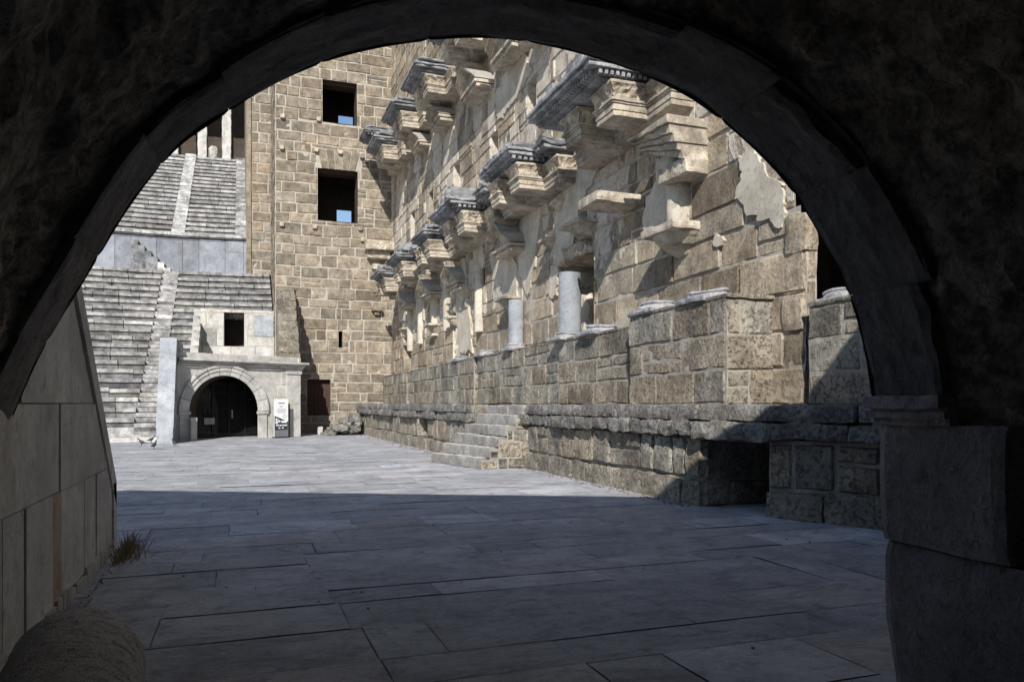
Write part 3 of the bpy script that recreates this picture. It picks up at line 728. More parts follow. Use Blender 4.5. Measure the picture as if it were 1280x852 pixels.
# stone pegs
random.seed(66)
for (px, py) in ((353, 146), (398, 150), (352, 185), (395, 188), (425, 191), (452, 196), (352, 281), (393, 284), (450, 286), (453, 300)):
    u, v = FT.hit(px, py); m_ = MB(); m_.rbox(FT, u - .11, u + .11, v - .11, v + .11, 0, .2, .08, .012, .02, (.95,) * 3); m_.build('stone_peg', M['marble'], tower)
def tcorb(px0, px1, py0, py1, p, mat='marble', nm='console'):
    u0, v1 = FT.hit(px0, py0); u1, v0 = FT.hit(px1, py1); m = MB()
    m.rbox(FT, u0, u1, v0 + (v1 - v0) * .45, v1, -.05, p, .1, .04, .05); m.rbox(FT, u0 + .12, u1 - .12, v0, v0 + (v1 - v0) * .5, -.05, p * .6, .1, .04, .06)
    m.build(nm, M[mat], tower)
tcorb(455, 489, 303, 326, .9); tcorb(464, 474, 331, 344, .55); tcorb(464, 477, 384, 394, .45, 'tower'); tcorb(466, 476, 362, 370, .15, 'tower')
u, v = FT.hit(467, 190)

# ================================================================== FAR GATE (parodos)
random.seed(71)
gate = thing('entrance_gate', 'pale stone gate with a wide round arch at the far end of the orchestra', 'gate', (0, 36.5, 0))
GL, GR = Vector((-2.55, 35.45, 0)), Vector((2.72, 38.05, 0)); FG = Frame(GL, GR - GL); LG = (GR - GL).length
gc = FG.hit(279, 510); gr = (FG.hit(322.5, 510)[0] - FG.hit(236, 510)[0]) / 2; gcu = (FG.hit(322.5, 510)[0] + FG.hit(236, 510)[0]) / 2
gsp = FG.hit(280, 469)[1] - gr; ZG = 3.15
n = 28
arc = [(gcu - gr, 0)] + [(gcu - gr * math.cos(math.pi * k / n), gsp + gr * math.sin(math.pi * k / n)) for k in range(n + 1)] + [(gcu + gr, 0)]
def arch_wall(m, F, L, H, arc, n_=0, col=(1, 1, 1)):
    u0, u1 = arc[0][0], arc[-1][0]
    m.face([F.p(0, 0, n_), F.p(u0, 0, n_), F.p(u0, H, n_), F.p(0, H, n_)], col)
    m.face([F.p(u1, 0, n_), F.p(L, 0, n_), F.p(L, H, n_), F.p(u1, H, n_)], col)
    mid = arc[1:-1]
    for i in range(len(mid) - 1):
        m.face([F.p(*mid[i], n_), F.p(*mid[i + 1], n_), F.p(mid[i + 1][0], H, n_), F.p(mid[i][0], H, n_)], col)
# facade built of large pale slabs
m_ = MB(); arch_wall(m_, FG, LG, ZG + .6, arc, 0); fac = m_.build('facade', M['gate'], gate)
sb = MB()
rowsz = [0, .62, 1.25, 1.85, 2.45, ZG]
for k in range(5):
    u = 0
    while u < LG - .05:
        w = min(ru(.6, 1.3), LG - u)
        cxa = gcu - u - w / 2; zc = (rowsz[k] + rowsz[k + 1]) / 2
        rr = gr + .52
        def inside(uu, vv): return (abs(uu - gcu) < rr and vv < gsp) or math.hypot(uu - gcu, vv - gsp) < rr
        if not any(inside(uu, vv) for uu in (u + .02, u + w / 2, u + w) for vv in (rowsz[k] + .02, rowsz[k + 1])):
            c_ = ru(.88, 1.12); bface(sb, FG, u, u + w, rowsz[k], rowsz[k + 1], .02, .3, .006, (c_, c_, c_ * ru(.94, 1)), .006, .004)
        u += w
sb.build('facing_slabs', M['gate'], gate)
ar = MB(); nv = 11
for k in range(nv):
    a0, a1 = math.pi * k / nv + .006, math.pi * (k + 1) / nv - .006; c_ = ru(.9, 1.15)
    for (r0, r1, d0) in ((gr, gr + .2, .05), (gr + .2, gr + .38, .09), (gr + .38, gr + .48, .14)):
        rows = []
        for j in range(5):
            an = a0 + (a1 - a0) * j / 4; P = lambda r, d: FG.p(gcu - r * math.cos(an), gsp + r * math.sin(an), d)
            rows.append([P(r0, -.02), P(r0, d0), P(r1, d0), P(r1, -.1)])
        ar.grid([list(x) for x in zip(*rows)][::-1], (c_,) * 3)
for s_ in (-1, 1):
    u_ = gcu + s_ * gr; a_, b_ = sorted((u_, u_ + s_ * .42)); ar.rbox(FG, a_, b_, 0, gsp - .14, -.04, .07, .2, .005, .01)
    ar.rbox(FG, a_ - .05, b_ + .05, gsp - .14, gsp, -.04, .12, .2, .005, .01)
ar.build('arch_moulding', M['gate'], gate)
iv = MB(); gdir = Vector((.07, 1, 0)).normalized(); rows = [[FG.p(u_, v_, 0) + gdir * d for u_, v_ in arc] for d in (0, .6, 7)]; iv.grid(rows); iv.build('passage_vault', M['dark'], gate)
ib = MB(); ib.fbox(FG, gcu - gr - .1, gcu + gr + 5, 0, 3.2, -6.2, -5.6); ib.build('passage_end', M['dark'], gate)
co = MB()
for (za, zb, o) in ((0, .1, .08), (.1, .2, .15), (.2, .3, .22), (.3, .42, .34), (.42, .66, .05)):
    u = 0
    while u < LG:
        w = min(ru(1.1, 2.0), LG - u); e = o if u + w >= LG - .01 else 0
        co.rbox(FG, u + .004, u + w - .004 + e, ZG + za, ZG + zb + ru(-.01, .01), -.6, o, .2, .012, .02, (ru(.85, 1.1),) * 3, sd=u); u += w
co.build('cornice', M['gate'], gate)
pi = MB(); pi.rbox(FG, LG - .72, LG, 0, ZG - .16, -.4, .1, .2, .012, .02); pi.rbox(FG, LG - .76, LG + .04, ZG - .16, ZG - .01, -.4, .15, .2, .01, .02); pi.build('corner_pilaster', M['gate'], gate)
gs = MB(); gs.box((GR.x - .3, GR.y - .1, 0), (GR.x - .02, 42.2, ZG + .6)); gs.build('side_wall', M['gate'], gate)
# raked wall rising from the gate to the tower
A = MB(); F_ = Frame((1.72, 38.3, 0), (0, 1, 0)); Lr = YT - 38.3
prof = [(0, 3.7), (.6, 4.2), (2.0, 5.7), (Lr, 7.75)]
k = 0
for i in range(14):
    t0, t1 = i / 14, (i + 1) / 14; y0, y1 = 38.3 + Lr * t0, 38.3 + Lr * t1; zt = 3.8 + (7.8 - 3.8) * t1 + ru(-.1, .1)
    zz = 0
    while zz < zt - .05:
        h_ = min(.58, zt - zz); A.rbox(Frame((1.8, y0, zz), (1, 0, 0)), 0, .95 + ru(-.02, .03), .005, h_, -(y1 - y0), 0, .14, .025, .03, (ru(.75, 1.1),) * 3, sd=zz + i); zz += h_
A.build('raked_buttress', M['podium'], gate)
# terrace and the box above the gate
tb = MB(); tb.box((-2.4, 35.9, ZG + .3), (2.6, 36.9, ZG + .62)) if False else None
tz = MB(); tz.face([FG.p(0, ZG + .6, 0), FG.p(LG, ZG + .6, 0), (2.7, 43.2, ZG + .6), (-2.5, 43.2, ZG + .6)]); tz.build('terrace', M['gate'], gate)
YB = 43.1; FB = Frame((-1.95, YB, ZG + .6), (1, 0, 0)); HB = 6.6 - ZG - .6; LB = 3.7
def bh(x0, x1, y0, y1): a_ = FB.hit(x0, y1); b_ = FB.hit(x1, y0); return (a_[0], b_[0], max(0, a_[1]), b_[1])
bd_ = bh(280, 305, 391, 432); pn = bh(318, 342, 395, 420)
A = MB(); B = MB()
masonry(A, B, FB, LB, HB, rows=[.9, .95, .8], bw=(.9, 1.6), holes=[bd_, pn], cell=.3, amp=.006, jit=.006, gap=.006, proud=(.01, .02), cv=.1, tint=.02)
A.build('upper_box_masonry', M['gate'], gate); B.build('upper_box_mortar', M['mortar'], gate)
m_ = MB(); reveal(m_, FB, bd_, 2.0); m_.build('upper_doorway', M['dark'], gate)
m_ = MB()
m_.rbox(FB, bd_[0] + .15, bd_[1] + .1, -.1, .28, -.8, -.15, .1, .02, .03); m_.rbox(FB, bd_[0] + .4, bd_[1] + .3, .28, .5, -1.1, -.45, .1, .02, .03); m_.build('sill_block', M['gate'], gate)
m_ = MB(); m_.rbox(FB, *pn, -.05, .05, .2, .004, .01, (1.15,) * 3); m_.build('marble_panel', M['grey'], gate)
# glass doors inside the passage
gd = thing('glass_door', 'dark framed glass double door deep inside the far arched passage', 'door', tuple(FG.p(gcu, 0, -2.2)))
FG0 = FG; FG = Frame(FG0.O + gdir * 2.4 + FG0.N * 2.2, FG0.U)
fr = MB()
for u_ in (-gr, -gr * .5, 0, gr * .5, gr): fr.fbox(FG, gcu + u_ - .04, gcu + u_ + .04, 0, 2.5, -2.3, -2.2)
for v_ in (.0, .12, 2.05, 2.5): fr.fbox(FG, gcu - gr, gcu + gr, v_, v_ + .07, -2.295, -2.205)
fr.build('frame', M['frame'], gd)
pa = MB(); pa.face([FG.p(gcu - gr, 0, -2.26), FG.p(gcu + gr, 0, -2.26), FG.p(gcu + gr, 2.6, -2.26), FG.p(gcu - gr, 2.6, -2.26)]); pa.build('pane', M['glass'], gd)
hd = MB(); hd.fbox(FG, gcu + .1, gcu + .14, .9, 1.3, -2.2, -2.12); hd.build('handle', M['peg'], gd)
po = MB(); po.fbox(FG, gcu - gr * .76, gcu - gr * .6, .62, .92, -2.2, -2.19); po.fbox(FG, gcu - gr * .76 + .28, gcu - gr * .6 + .24, .62, .92, -2.2, -2.19); po.build('notice', M['poster'], gd)
dk = thing('ticket_desk', 'dim desk with a small pale screen behind the far passage doors', 'desk', tuple(FG.p(gcu, 0, -4.6)))
m_ = MB(); m_.fbox(FG, gcu - .5, gcu + .5, 0, 1.0, -5, -4.5); m_.fbox(FG, gcu - .58, gcu + .58, 1.0, 1.06, -5.05, -4.42); m_.build('counter', M['door'], dk)
m_ = MB(); m_.fbox(FG, gcu - .28, gcu + .02, 1.12, 1.42, -4.8, -4.76); m_.fbox(FG, gcu - .16, gcu - .1, 1.06, 1.12, -4.8, -4.76); m_.fbox(FG, gcu + .15, gcu + .3, 1.06, 1.3, -4.8, -4.6); m_.build('screen', M['poster'], dk)
FG = FG0
# low marble slab left inside the arch
ls = MB(); uu = FG.hit(232, 540)[0]; ls.rbox(FG, gcu - gr - .05, gcu - gr + .22, 0, 1.0, -.1, .35, .1, .01, .02)
tag(ls.build('marble_block', M['gate'], origin=tuple(FG.p(gcu - gr, 0, .2))), 'upright marble block at the left foot of the far gate arch', 'block')
# banner
bu0, bv1 = FG.hit(335.5, 498.5); bu1, _ = FG.hit(353, 498.5)
FBn = Frame(FG.p(bu0, 0, .55), FG.U); bw_ = (bu1 - bu0) * .985; bh_ = bv1 + .0
bn = thing('display_banner', 'white and black printed banner stand beside the far gate arch', 'banner', tuple(FBn.p(bw_ / 2, 0, 0)))
m_ = MB(); m_.fbox(FBn, 0, bw_, .03, bh_, -.03, 0); m_.build('panel', M['white'], bn)
m_ = MB(); m_.fbox(FBn, -.02, bw_ + .02, 0, .05, -.18, .12); m_.build('foot', M['frame'], bn)
m_ = MB()
yb = bh_ * .57
m_.face([FBn.p(0.01, .36, .004), FBn.p(bw_ - .01, .36, .004), FBn.p(bw_ - .01, bh_ * .42, .004), FBn.p(.01, yb, .004)]); m_.build('dark_field', M['black'], bn)
m_ = MB(); m_.fbox(FBn, .01, bw_ - .01, .05, .36, 0, .006); m_.build('grey_field', M['bgrey'], bn)
m_ = MB()
for k, (x0, h0) in enumerate(((.10, .93), (.22, .88), (.33, .83), (.46, .80))): m_.fbox(FBn, bw_ * x0, bw_ * (x0 + .07), .72, bh_ * .57 * h0 * .97, 0, .009)
m_.fbox(FBn, bw_ * .55, bw_ * .9, .70, .80, 0, .009); m_.fbox(FBn, bw_ * .08, bw_ * .25, .66, .74, 0, .009)
for (x0, x1, z0) in ((.12, .34, .56), (.37, .60, .56), (.63, .92, .56), (.30, .42, .44), (.55, .66, .44)): m_.fbox(FBn, bw_ * x0, bw_ * x1, z0, z0 + .05, 0, .009)
m_.build('white_print', M['white'], bn)
m_ = MB()
m_.fbox(FBn, bw_ * .28, bw_ * .74, bh_ * .88, bh_ * .905, 0, .005); m_.fbox(FBn, bw_ * .36, bw_ * .64, bh_ * .80, bh_ * .815, 0, .005)
for k, (x0, x1) in enumerate(((.2, .8), (.15, .85), (.22, .8), (.15, .86), (.25, .75))): m_.fbox(FBn, bw_ * x0, bw_ * x1, bh_ * (.745 - .026 * k), bh_ * (.751 - .026 * k), 0, .005)
for k in range(14):
    a_ = 2 * math.pi * k / 14; cx, cz = bw_ * .74, bh_ * .55; m_.fbox(FBn, cx + .075 * math.cos(a_) - .012, cx + .075 * math.cos(a_) + .012, cz + .075 * math.sin(a_) - .01, cz + .075 * math.sin(a_) + .01, 0, .005)
m_.build('text_lines', M['bgrey'], bn)
m_ = MB(); m_.fbox(FBn, bw_ + .04, bw_ + .17, 0, bh_ * .88, -.2, -.14); tag(m_.build('dark_post', M['frame'], origin=tuple(FBn.p(bw_ + .1, 0, -.17))), 'narrow black upright board just right of the banner stand', 'board')

# ================================================================== CAVEA
random.seed(81)
CX, CY = -4.5, 20.5; R0 = 14.8; DR = .66; DZ = .435; Z0 = .55
def pc(r, ph, z): return Vector((CX + r * math.sin(ph), CY + r * math.cos(ph), z))
def arcseg(m, r0, r1, z0, z1, p0, p1, col, lipd=.09, amp=.018, cell=.35, strip=True):
    """curved seat block with a nosing"""
    n = max(2, int((p1 - p0) * r0 / cell)); sd = ru(0, 99); w_ = ru(-.02, .02)
    prof = [(r0 + lipd + .02, z0), (r0 + lipd, z1 - .22), (r0 + .01, z1 - .17), (r0, z1 - .02), (r0 + .03, z1), (r1 + .1, z1), (r1 + .1, z0)]
    rows = []
    for i in range(n + 1):
        ph = p0 + (p1 - p0) * i / n
        rows.append([pc(r + w_, ph, z) + noise.noise_vector(pc(r, ph, z) * 2.5 + Vector((sd, 0, 0))) * amp + noise.noise_vector(pc(r, ph, z) * 8 + Vector((sd, 0, 0))) * amp * .5 for r, z in prof])
    dk = ru(.48, .62) if strip else 1  # shade below the nosing painted into riser and lip underside
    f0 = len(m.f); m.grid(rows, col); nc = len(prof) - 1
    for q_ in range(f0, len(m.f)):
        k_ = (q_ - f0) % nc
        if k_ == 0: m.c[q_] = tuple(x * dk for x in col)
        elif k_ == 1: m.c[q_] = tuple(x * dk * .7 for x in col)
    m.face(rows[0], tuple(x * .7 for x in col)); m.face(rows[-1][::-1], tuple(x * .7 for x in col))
def seatcol(up=False):
    r_ = rnd()
    if r_ < (.12 if up else .06): c = ru(1.15, 1.35)
    elif r_ < .2: c = ru(.6, .75)
    else: c = ru(.78, 1.02)
    return (c, c * ru(.97, 1), c * ru(.95, 1.02))
def phx(r, X): return math.asin(max(-1, min(1, (X - CX) / r)))
lower = thing('lower_seating', 'lower bank of worn grey curved stone seat rows beside the gate', 'seating', (CX, CY + R0, 0))
upper = thing('upper_seating', 'upper bank of grey and white stone seat rows below the gallery', 'seating', (CX, CY + 30, 11))
XS = -3.75   # staircase between the wedges
for i in range(20):
    r = R0 + DR * i; z1 = Z0 + DZ * (i + 1); z0 = z1 - DZ - .02
    m = MB(); pr = phx(r, -3.05 if i < 8 else (-1.95 if i < 13 else 1.66)); ps0, ps1 = phx(r, XS - .42), phx(r, XS + .42)
    for (pa_, pb_) in ((math.radians(-62), ps0), (ps1, pr)):
        p = pa_
        while p < pb_ - .003:
            w = ru(.8, 1.9) / r; w = min(w, pb_ - p)
            if pb_ - p - w < .3 / r: w = pb_ - p
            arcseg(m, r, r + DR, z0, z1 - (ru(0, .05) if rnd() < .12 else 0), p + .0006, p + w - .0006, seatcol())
            p += w
        if m.v: m.build('seat_row', M['seat'], lower)
        m = MB()
m = MB()
for k in range(40):                                # stairs, two per row
    r = R0 + DR * k / 2; z1 = Z0 + DZ * (k + 1) / 2
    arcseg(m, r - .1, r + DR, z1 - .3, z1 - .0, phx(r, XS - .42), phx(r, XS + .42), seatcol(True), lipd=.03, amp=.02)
m.build('stairs', M['seat'], lower)
m = MB(); m.grid([[pc(R0 - .02, math.radians(a_), z) for a_ in range(-62, 7)] for z in (0, Z0 + .05)]); 
m.build('footing', M['seat'], lower)
m = MB(); m.grid([[pc(R0 - .45, math.radians(a_), z) for a_ in range(-62, 6)] for z in (0, .2)]); m.grid([[pc(r, math.radians(a_), .2 + noise.noise(pc(r, math.radians(a_), 0)) * .03) for a_ in range(-62, 6)] for r in (R0 - .45, R0)]); m.build('kerb', M['gate'], lower)
# side wall of the recess above the gate
m = MB()
for i in range(8, 14):
    r = R0 + DR * i; yy = pc(r, phx(r, -1.95), 0).y; m.box((-2.3, yy + .02, 3), (-1.93, yy + DR, Z0 + DZ * (i + 1) - .01), (ru(.85, 1.1),) * 3)
m.build('end_blocks', M['gate'], lower)
# diazoma wall
RD = R0 + DR * 20 + .9; ZD = Z0 + DZ * 20
dz = thing('walkway_wall', 'smooth grey marble slab wall between the two banks of seats', 'wall', (CX, CY + RD, ZD))
m = MB(); p = math.radians(-62); pe = phx(RD, .62)
m.grid([[pc(RD + .04, math.radians(-62) + (pe - math.radians(-62)) * k / 40, z) for k in range(41)] for z in (ZD - .3, ZD + 2.45)], (.5, .5, .5)); m.build('backing', M['seat'], dz)
m = MB()
while p < pe - .002:
    w = min(ru(.7, 1.5) / RD, pe - p); c_ = ru(.7, 1.0); zt = ZD + (1.5 if rnd() < .5 else 2.1)
    for (za, zb) in ((ZD, zt), (zt, ZD + 2.25)):
        m.face([pc(RD - ru(0, .02), p + .0004, za + .01), pc(RD, p + w - .0004, za + .01), pc(RD, p + w - .0004, zb - .01), pc(RD, p + .0004, zb - .01)], (c_, c_, c_ * 1.04))
    p += w
m.build('slabs', M['grey'], dz)
m = MB()
p = math.radians(-62)
while p < pe - .002:
    w = min(ru(1, 2) / RD, pe - p); arcseg(m, RD - .22, RD + .4, ZD + 2.25, ZD + 2.5, p, p + w - .0006, (ru(.8, 1.5),) * 3, lipd=.06); p += w
m.build('coping', M['seat'], dz)
m = MB()
xs_ = [onY(px, 340, CY + RD).x for px in (178, 186)]
for k in range(6):
    ph = phx(RD, -6.6 + .35 * k + .6); m2 = pc(RD - .35, ph, 0)
    m.rbox(Frame((m2.x, m2.y, ZD), (1, 0, 0)), 0, .4, -.2, 1.9 - .31 * k, -.3, 0, .15, .01, .02, ((1.5,) * 3 if k > 3 else (.55, .57, .6)))
m.build('side_steps', M['seat'], dz)
m = MB(); m.grid([[pc(r, math.radians(-62) + (pe - math.radians(-62)) * k / 30, ZD - .02) for k in range(31)] for r in (RD - 1.2, RD)]); m.build('walkway', M['seat'], dz)
ZU = ZD + 2.5; RU = RD + .5; DU = .68; DZU = .45
for i in range(20):
    r = RU + DU * i; z1 = ZU + DZU * (i + .4); m = MB(); pr = phx(r, .55); ps0, ps1 = phx(r, -3.9), phx(r, -3.15); pt0 = phx(r, -.25)
    for (pa_, pb_) in ((math.radians(-55), ps0), (ps1, pt0)):
        p = pa_
        while p < pb_ - .002:
            w = ru(1.0, 2.4) / r; w = min(w, pb_ - p)
            if pb_ - p - w < .3 / r: w = pb_ - p
            arcseg(m, r, r + DU, z1 - DZU - .02, z1, p + .0004, p + w - .0004, seatcol(True), cell=.7); p += w
        m.build('seat_row', M['seat'], upper); m = MB()
m = MB(); m3 = MB()
for k in range(40):
    r = RU + DU * k / 2; z1 = ZU + DZU * (k / 2 + .4)
    arcseg(m, r - .05, r + DU, z1 - .35, z1, phx(r, -3.9), phx(r, -3.15), (ru(1, 1.5),) * 3, lipd=.01)
    arcseg(m3, r - .05, r + DU, z1 - .35, z1, phx(r, -.25), phx(r, .55), (ru(.6, 1.2),) * 3, lipd=.01)
m.build('stairs', M['seat'], upper); m3.build('stairs', M['seat'], upper)
# gallery
RG = RU + DU * 20; ZGa = ZU + DZU * 19.4
gal = thing('colonnade_gallery', 'shadowed gallery with broken white marble piers above the top seats', 'gallery', (CX, CY + RG, ZGa))
def ring(m, r0, r1, z0, z1, p0, p1, n=24):
    f = [[pc(r, p0 + (p1 - p0) * k / n, z) for k in range(n + 1)] for r, z in ((r0, z0), (r0, z1), (r1, z1), (r1, z0), (r0, z0))]; m.grid(f)
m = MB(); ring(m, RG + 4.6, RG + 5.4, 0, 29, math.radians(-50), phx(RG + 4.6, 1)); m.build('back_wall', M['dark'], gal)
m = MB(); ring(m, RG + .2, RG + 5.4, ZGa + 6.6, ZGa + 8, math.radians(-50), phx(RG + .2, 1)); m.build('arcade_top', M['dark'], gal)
m = MB(); ring(m, RG, RG + 5, ZGa - .5, ZGa + .05, math.radians(-50), phx(RG, 1)); m.build('gallery_floor', M['seat'], gal)
for k in range(9):
    X = [-0.98, -2.75, -4.8, -6.9, -9, -11, -13.2, -15.3, -17.5][k]; ph = phx(RG + .5, X); c = pc(RG + .5, ph, ZGa)
    m = MB(); m.rbox(Frame(c, (1, 0, 0)), -.34, .34, 0, 6.6, -.35, .35, .3, .05, .08, (1.1,) * 3, sd=k); m.build('pier', M['gate'], gal)
m = MB(); c = pc(RG + .4, phx(RG, -2.0), ZGa); m.rbox(Frame(c, (1, 0, 0)), -.3, .35, 0, 1.2, -.3, .3, .25, .12, .2, (.8,) * 3); m.build('broken_stone', M['gate'], gal)
# far parapet beside the gate
fp = thing('raked_wall', 'pale blue grey marble raked end wall left of the far gate', 'wall', (-2.85, 34, 0))
m = MB(); PF = [(33.1, 0), (33.1, .6), (34.9, 4.35), (39, 4.35), (39, 0)]
L0 = [Vector((-3.12, y_, z)) for y_, z in PF]; R_ = [Vector((-2.52, y_, z)) for y_, z in PF]
for i in range(5):
    j = (i + 1) % 5; m.face([L0[i], R_[i], R_[j], L0[j]], (ru(.95, 1.1),) * 3)
m.face(L0); m.face(R_[::-1]); m.build('body', M['grey'], fp)
m = MB()
for k in range(5):
    y0, z0_ = 33.1 + 1.8 * k / 5, .6 + 3.75 * k / 5; y1, z1_ = 33.1 + 1.8 * (k + 1) / 5, .6 + 3.75 * (k + 1) / 5; c_ = ru(.95, 1.2)
    m.face([(-3.14, y0, z0_ + .012), (-2.5, y0, z0_ + .012), (-2.5, y1 - .02, z1_ - .01), (-3.14, y1 - .02, z1_ - .01)], (c_,) * 3)
m.build('coping', M['grey'], fp)
# pigeons
def pigeon(px, py, ang, lab):
    d = CZ * FPX / (py - HY); r = ray(px, HY); x, y_ = r.x * d, r.y * d
    t = thing('pigeon', lab, 'bird', (x, y_, 0), 'pigeons on the paving'); m = MB(); ax = Vector((math.cos(ang), math.sin(ang), 0)); sd = Vector((-ax.y, ax.x, 0))
    rows = []
    for (s, z, ry, rz) in ((-.19, .10, .01, .008), (-.12, .12, .03, .02), (-.05, .14, .06, .055), (.03, .16, .065, .065), (.08, .20, .045, .045), (.10, .25, .03, .03), (.12, .28, .033, .033), (.155, .275, .015, .012), (.18, .268, .004, .004)):
        c = Vector((x, y_, z)) + ax * s; rows.append([c + sd * ry * math.cos(2 * math.pi * k / 10) + Vector((0, 0, rz * math.sin(2 * math.pi * k / 10))) for k in range(10)])
    m.grid(rows, closed=True); m.build('body', M['pigeon'], t, smooth=True)
    for s_ in (-1, 1):
        m = MB(); c = Vector((x, y_, 0)) + sd * s_ * .025; m.tube(c, c + Vector((0, 0, .1)), .006, .009, 6); m.tube(c + ax * .04, c - ax * .01, .004, .005, 5); m.build('leg', M['door'], t)
pigeon(189, 553.5, .4, 'dark pigeon nearest the seats, on the sunny paving'); pigeon(192.5, 561, 1.1, 'dark pigeon nearest the viewer on the sunny paving')
pigeon(177, 557, 2.9, 'leftmost dark pigeon on the sunny paving'); pigeon(218, 558, 2.2, 'dark pigeon in front of the raked wall of the far gate')

# ================================================================== NEAR MARBLE WALL
random.seed(91)
XM = -1.3
nw = thing('marble_faced_wall', 'shadowed raked wall faced with large marble slabs at the left of the passage', 'wall', (XM, 7, 0))
YN = 9.3
def rk(y_): return .75 + (YN - y_) * .943       # height of the raked top
m = MB(); y0 = 3.6
P = [(y0, 0), (YN, 0), (YN, .75), (y0, rk(y0))]
m.face([(XM - .012, y_, z) for y_, z in P]); m.face([(XM - .6, y_, z) for y_, z in P][::-1])
m.face([(XM, YN, 0), (XM - .6, YN, 0), (XM - .6, YN, .75), (XM, YN, .75)]); m.face([(XM, YN, .75), (XM - .6, YN, .75), (XM - .6, y0, rk(y0)), (XM, y0, rk(y0))])
m.build('core', M['joint'], nw)
def clip(poly, f):
    out = []
    for i in range(len(poly)):
        p, q = poly[i], poly[(i + 1) % len(poly)]; a_, b_ = f(p), f(q)
        if a_ >= 0: out.append(p)
        if a_ * b_ < 0: t = a_ / (a_ - b_); out.append((p[0] + (q[0] - p[0]) * t, p[1] + (q[1] - p[1]) * t))
    return out
def slab(m, poly, th, col):
    if len(poly) < 3: return
    c = (sum(p[0] for p in poly) / len(poly), sum(p[1] for p in poly) / len(poly))
    q = [(p[0] + (c[0] - p[0]) * .006 + (.004 if c[0] > p[0] else -.004), p[1] + (.004 if c[1] > p[1] else -.004)) for p in poly]
    A_ = [Vector((XM + th, y_, z)) for y_, z in q]; B_ = [Vector((XM - .02, y_, z)) for y_, z in q]
    m.face(A_, col)
    for i in range(len(q)): j = (i + 1) % len(q); m.face([A_[i], B_[i], B_[j], A_[j]], col)
cw = .2
inner = lambda p: (rk(p[0]) - cw * 1.45) - p[1]
cuts = {0: [3.6, 5.15, 5.62, 6.35, 6.68, 7.6, 8.15, 8.7, YN - .22], 1: [3.6, 4.9, 5.9, 6.6, 7.55, 8.6, YN - .22], 2: [3.6, 4.6, 5.5, 6.15, 7.0, 8.3], 3: [3.6, 4.8, 6.0]}
zs = [.1, .93, 1.6, 2.75, 4.2]
m = MB()
for r in range(4):
    for k in range(len(cuts[r]) - 1):
        ya, yb = cuts[r][k], cuts[r][k + 1]; poly = clip([(ya, zs[r]), (yb, zs[r]), (yb, zs[r + 1]), (ya, zs[r + 1])], inner)
        g_ = ru(.82, 1.15); br = (.72, .56, .45) if (r == 0 and k == 3) else (1, 1, 1)
        slab(m, poly, ru(.0, .018), tuple(g_ * b_ for b_ in br))
m.build('marble_slabs', M['clad'], nw)
m = MB()
ys = [3.6, 4.9, 6.3, 7.4, 8.5, YN]
for k in range(5):
    ya, yb = ys[k], ys[k + 1]; slab(m, [(ya, rk(ya) - cw * 1.42), (yb, rk(yb) - cw * 1.42), (yb, rk(yb)), (ya, rk(ya))], .03, (ru(.9, 1.1),) * 3)
slab(m, [(YN - .2, .0), (YN, 0), (YN, .74), (YN - .2, .74)], .03, (1, 1, 1)); m.box((XM - .6, YN - .02, 0), (XM + .02, YN + .012, .75))
m.build('edge_trim', M['clad'], nw)
m = MB()
y_ = 3.6
while y_ < YN:
    w = ru(.15, .5); m.rbox(Frame((XM, y_ + w, 0), (0, -1, 0)).__class__((XM, y_, 0), (0, 1, 0)), 0, w - .01, -.03, ru(.07, .16), -.05, .035, .06, .02, .02, (ru(.6, .85),) * 3) ; y_ += w
m.build('rough_footing', M['clad'], nw)

# dry weeds at the wall foot
random.seed(12)
m = MB()
for k in range(170):
    y_ = YN - .9 + rnd() * 1.0; x = XM + .1 + abs(random.gauss(0, .1)); h_ = ru(.05, .26); dx, dy = ru(-.08, .14), ru(-.1, .1)
    b0 = Vector((x, y_, 0)); t_ = b0 + Vector((dx, dy, h_)); s_ = Vector((.004, .003, 0)); mid = b0.lerp(t_, .55) + Vector((0, 0, .02))
    m.face([b0 - s_, b0 + s_, mid + s_ * .7, mid - s_ * .7]); m.face([mid - s_ * .7, mid + s_ * .7, t_])
tag(m.build('dry_weed', M['straw'], origin=(XM + .15, YN - .4, 0)), 'tuft of dry weeds growing along the foot of the marble wall', 'plant')

m = MB(); random.seed(77)
def pebble(x, y_, s):
    m.rbox(Frame((x, y_, 0), (math.cos(x * 9), math.sin(x * 9), 0)), -s, s, -.01, s * ru(.7, 1.3), -s * .8, s * .8, .3, s * .3, s * .4, (ru(.8, 1.5),) * 3, sd=x)
for k in range(260): pebble(6.62 - abs(random.gauss(0, .12)), ru(10.2, 17.5), ru(.006, .022))
for k in range(160): pebble(5.9 - abs(random.gauss(0, .18)), ru(20.5, 39), ru(.01, .04))
for k in range(90): pebble(XM + .07 + abs(random.gauss(0, .05)), ru(6.5, 9.4), ru(.003, .008))
for k in range(120): pebble(ru(-1, 6.5), ru(4, 22), ru(.004, .012))
tag(m.build('gravel', M['lip'], origin=(6, 14, 0)), 'grit and small stone chips along the wall feet', 'gravel', kind='stuff')
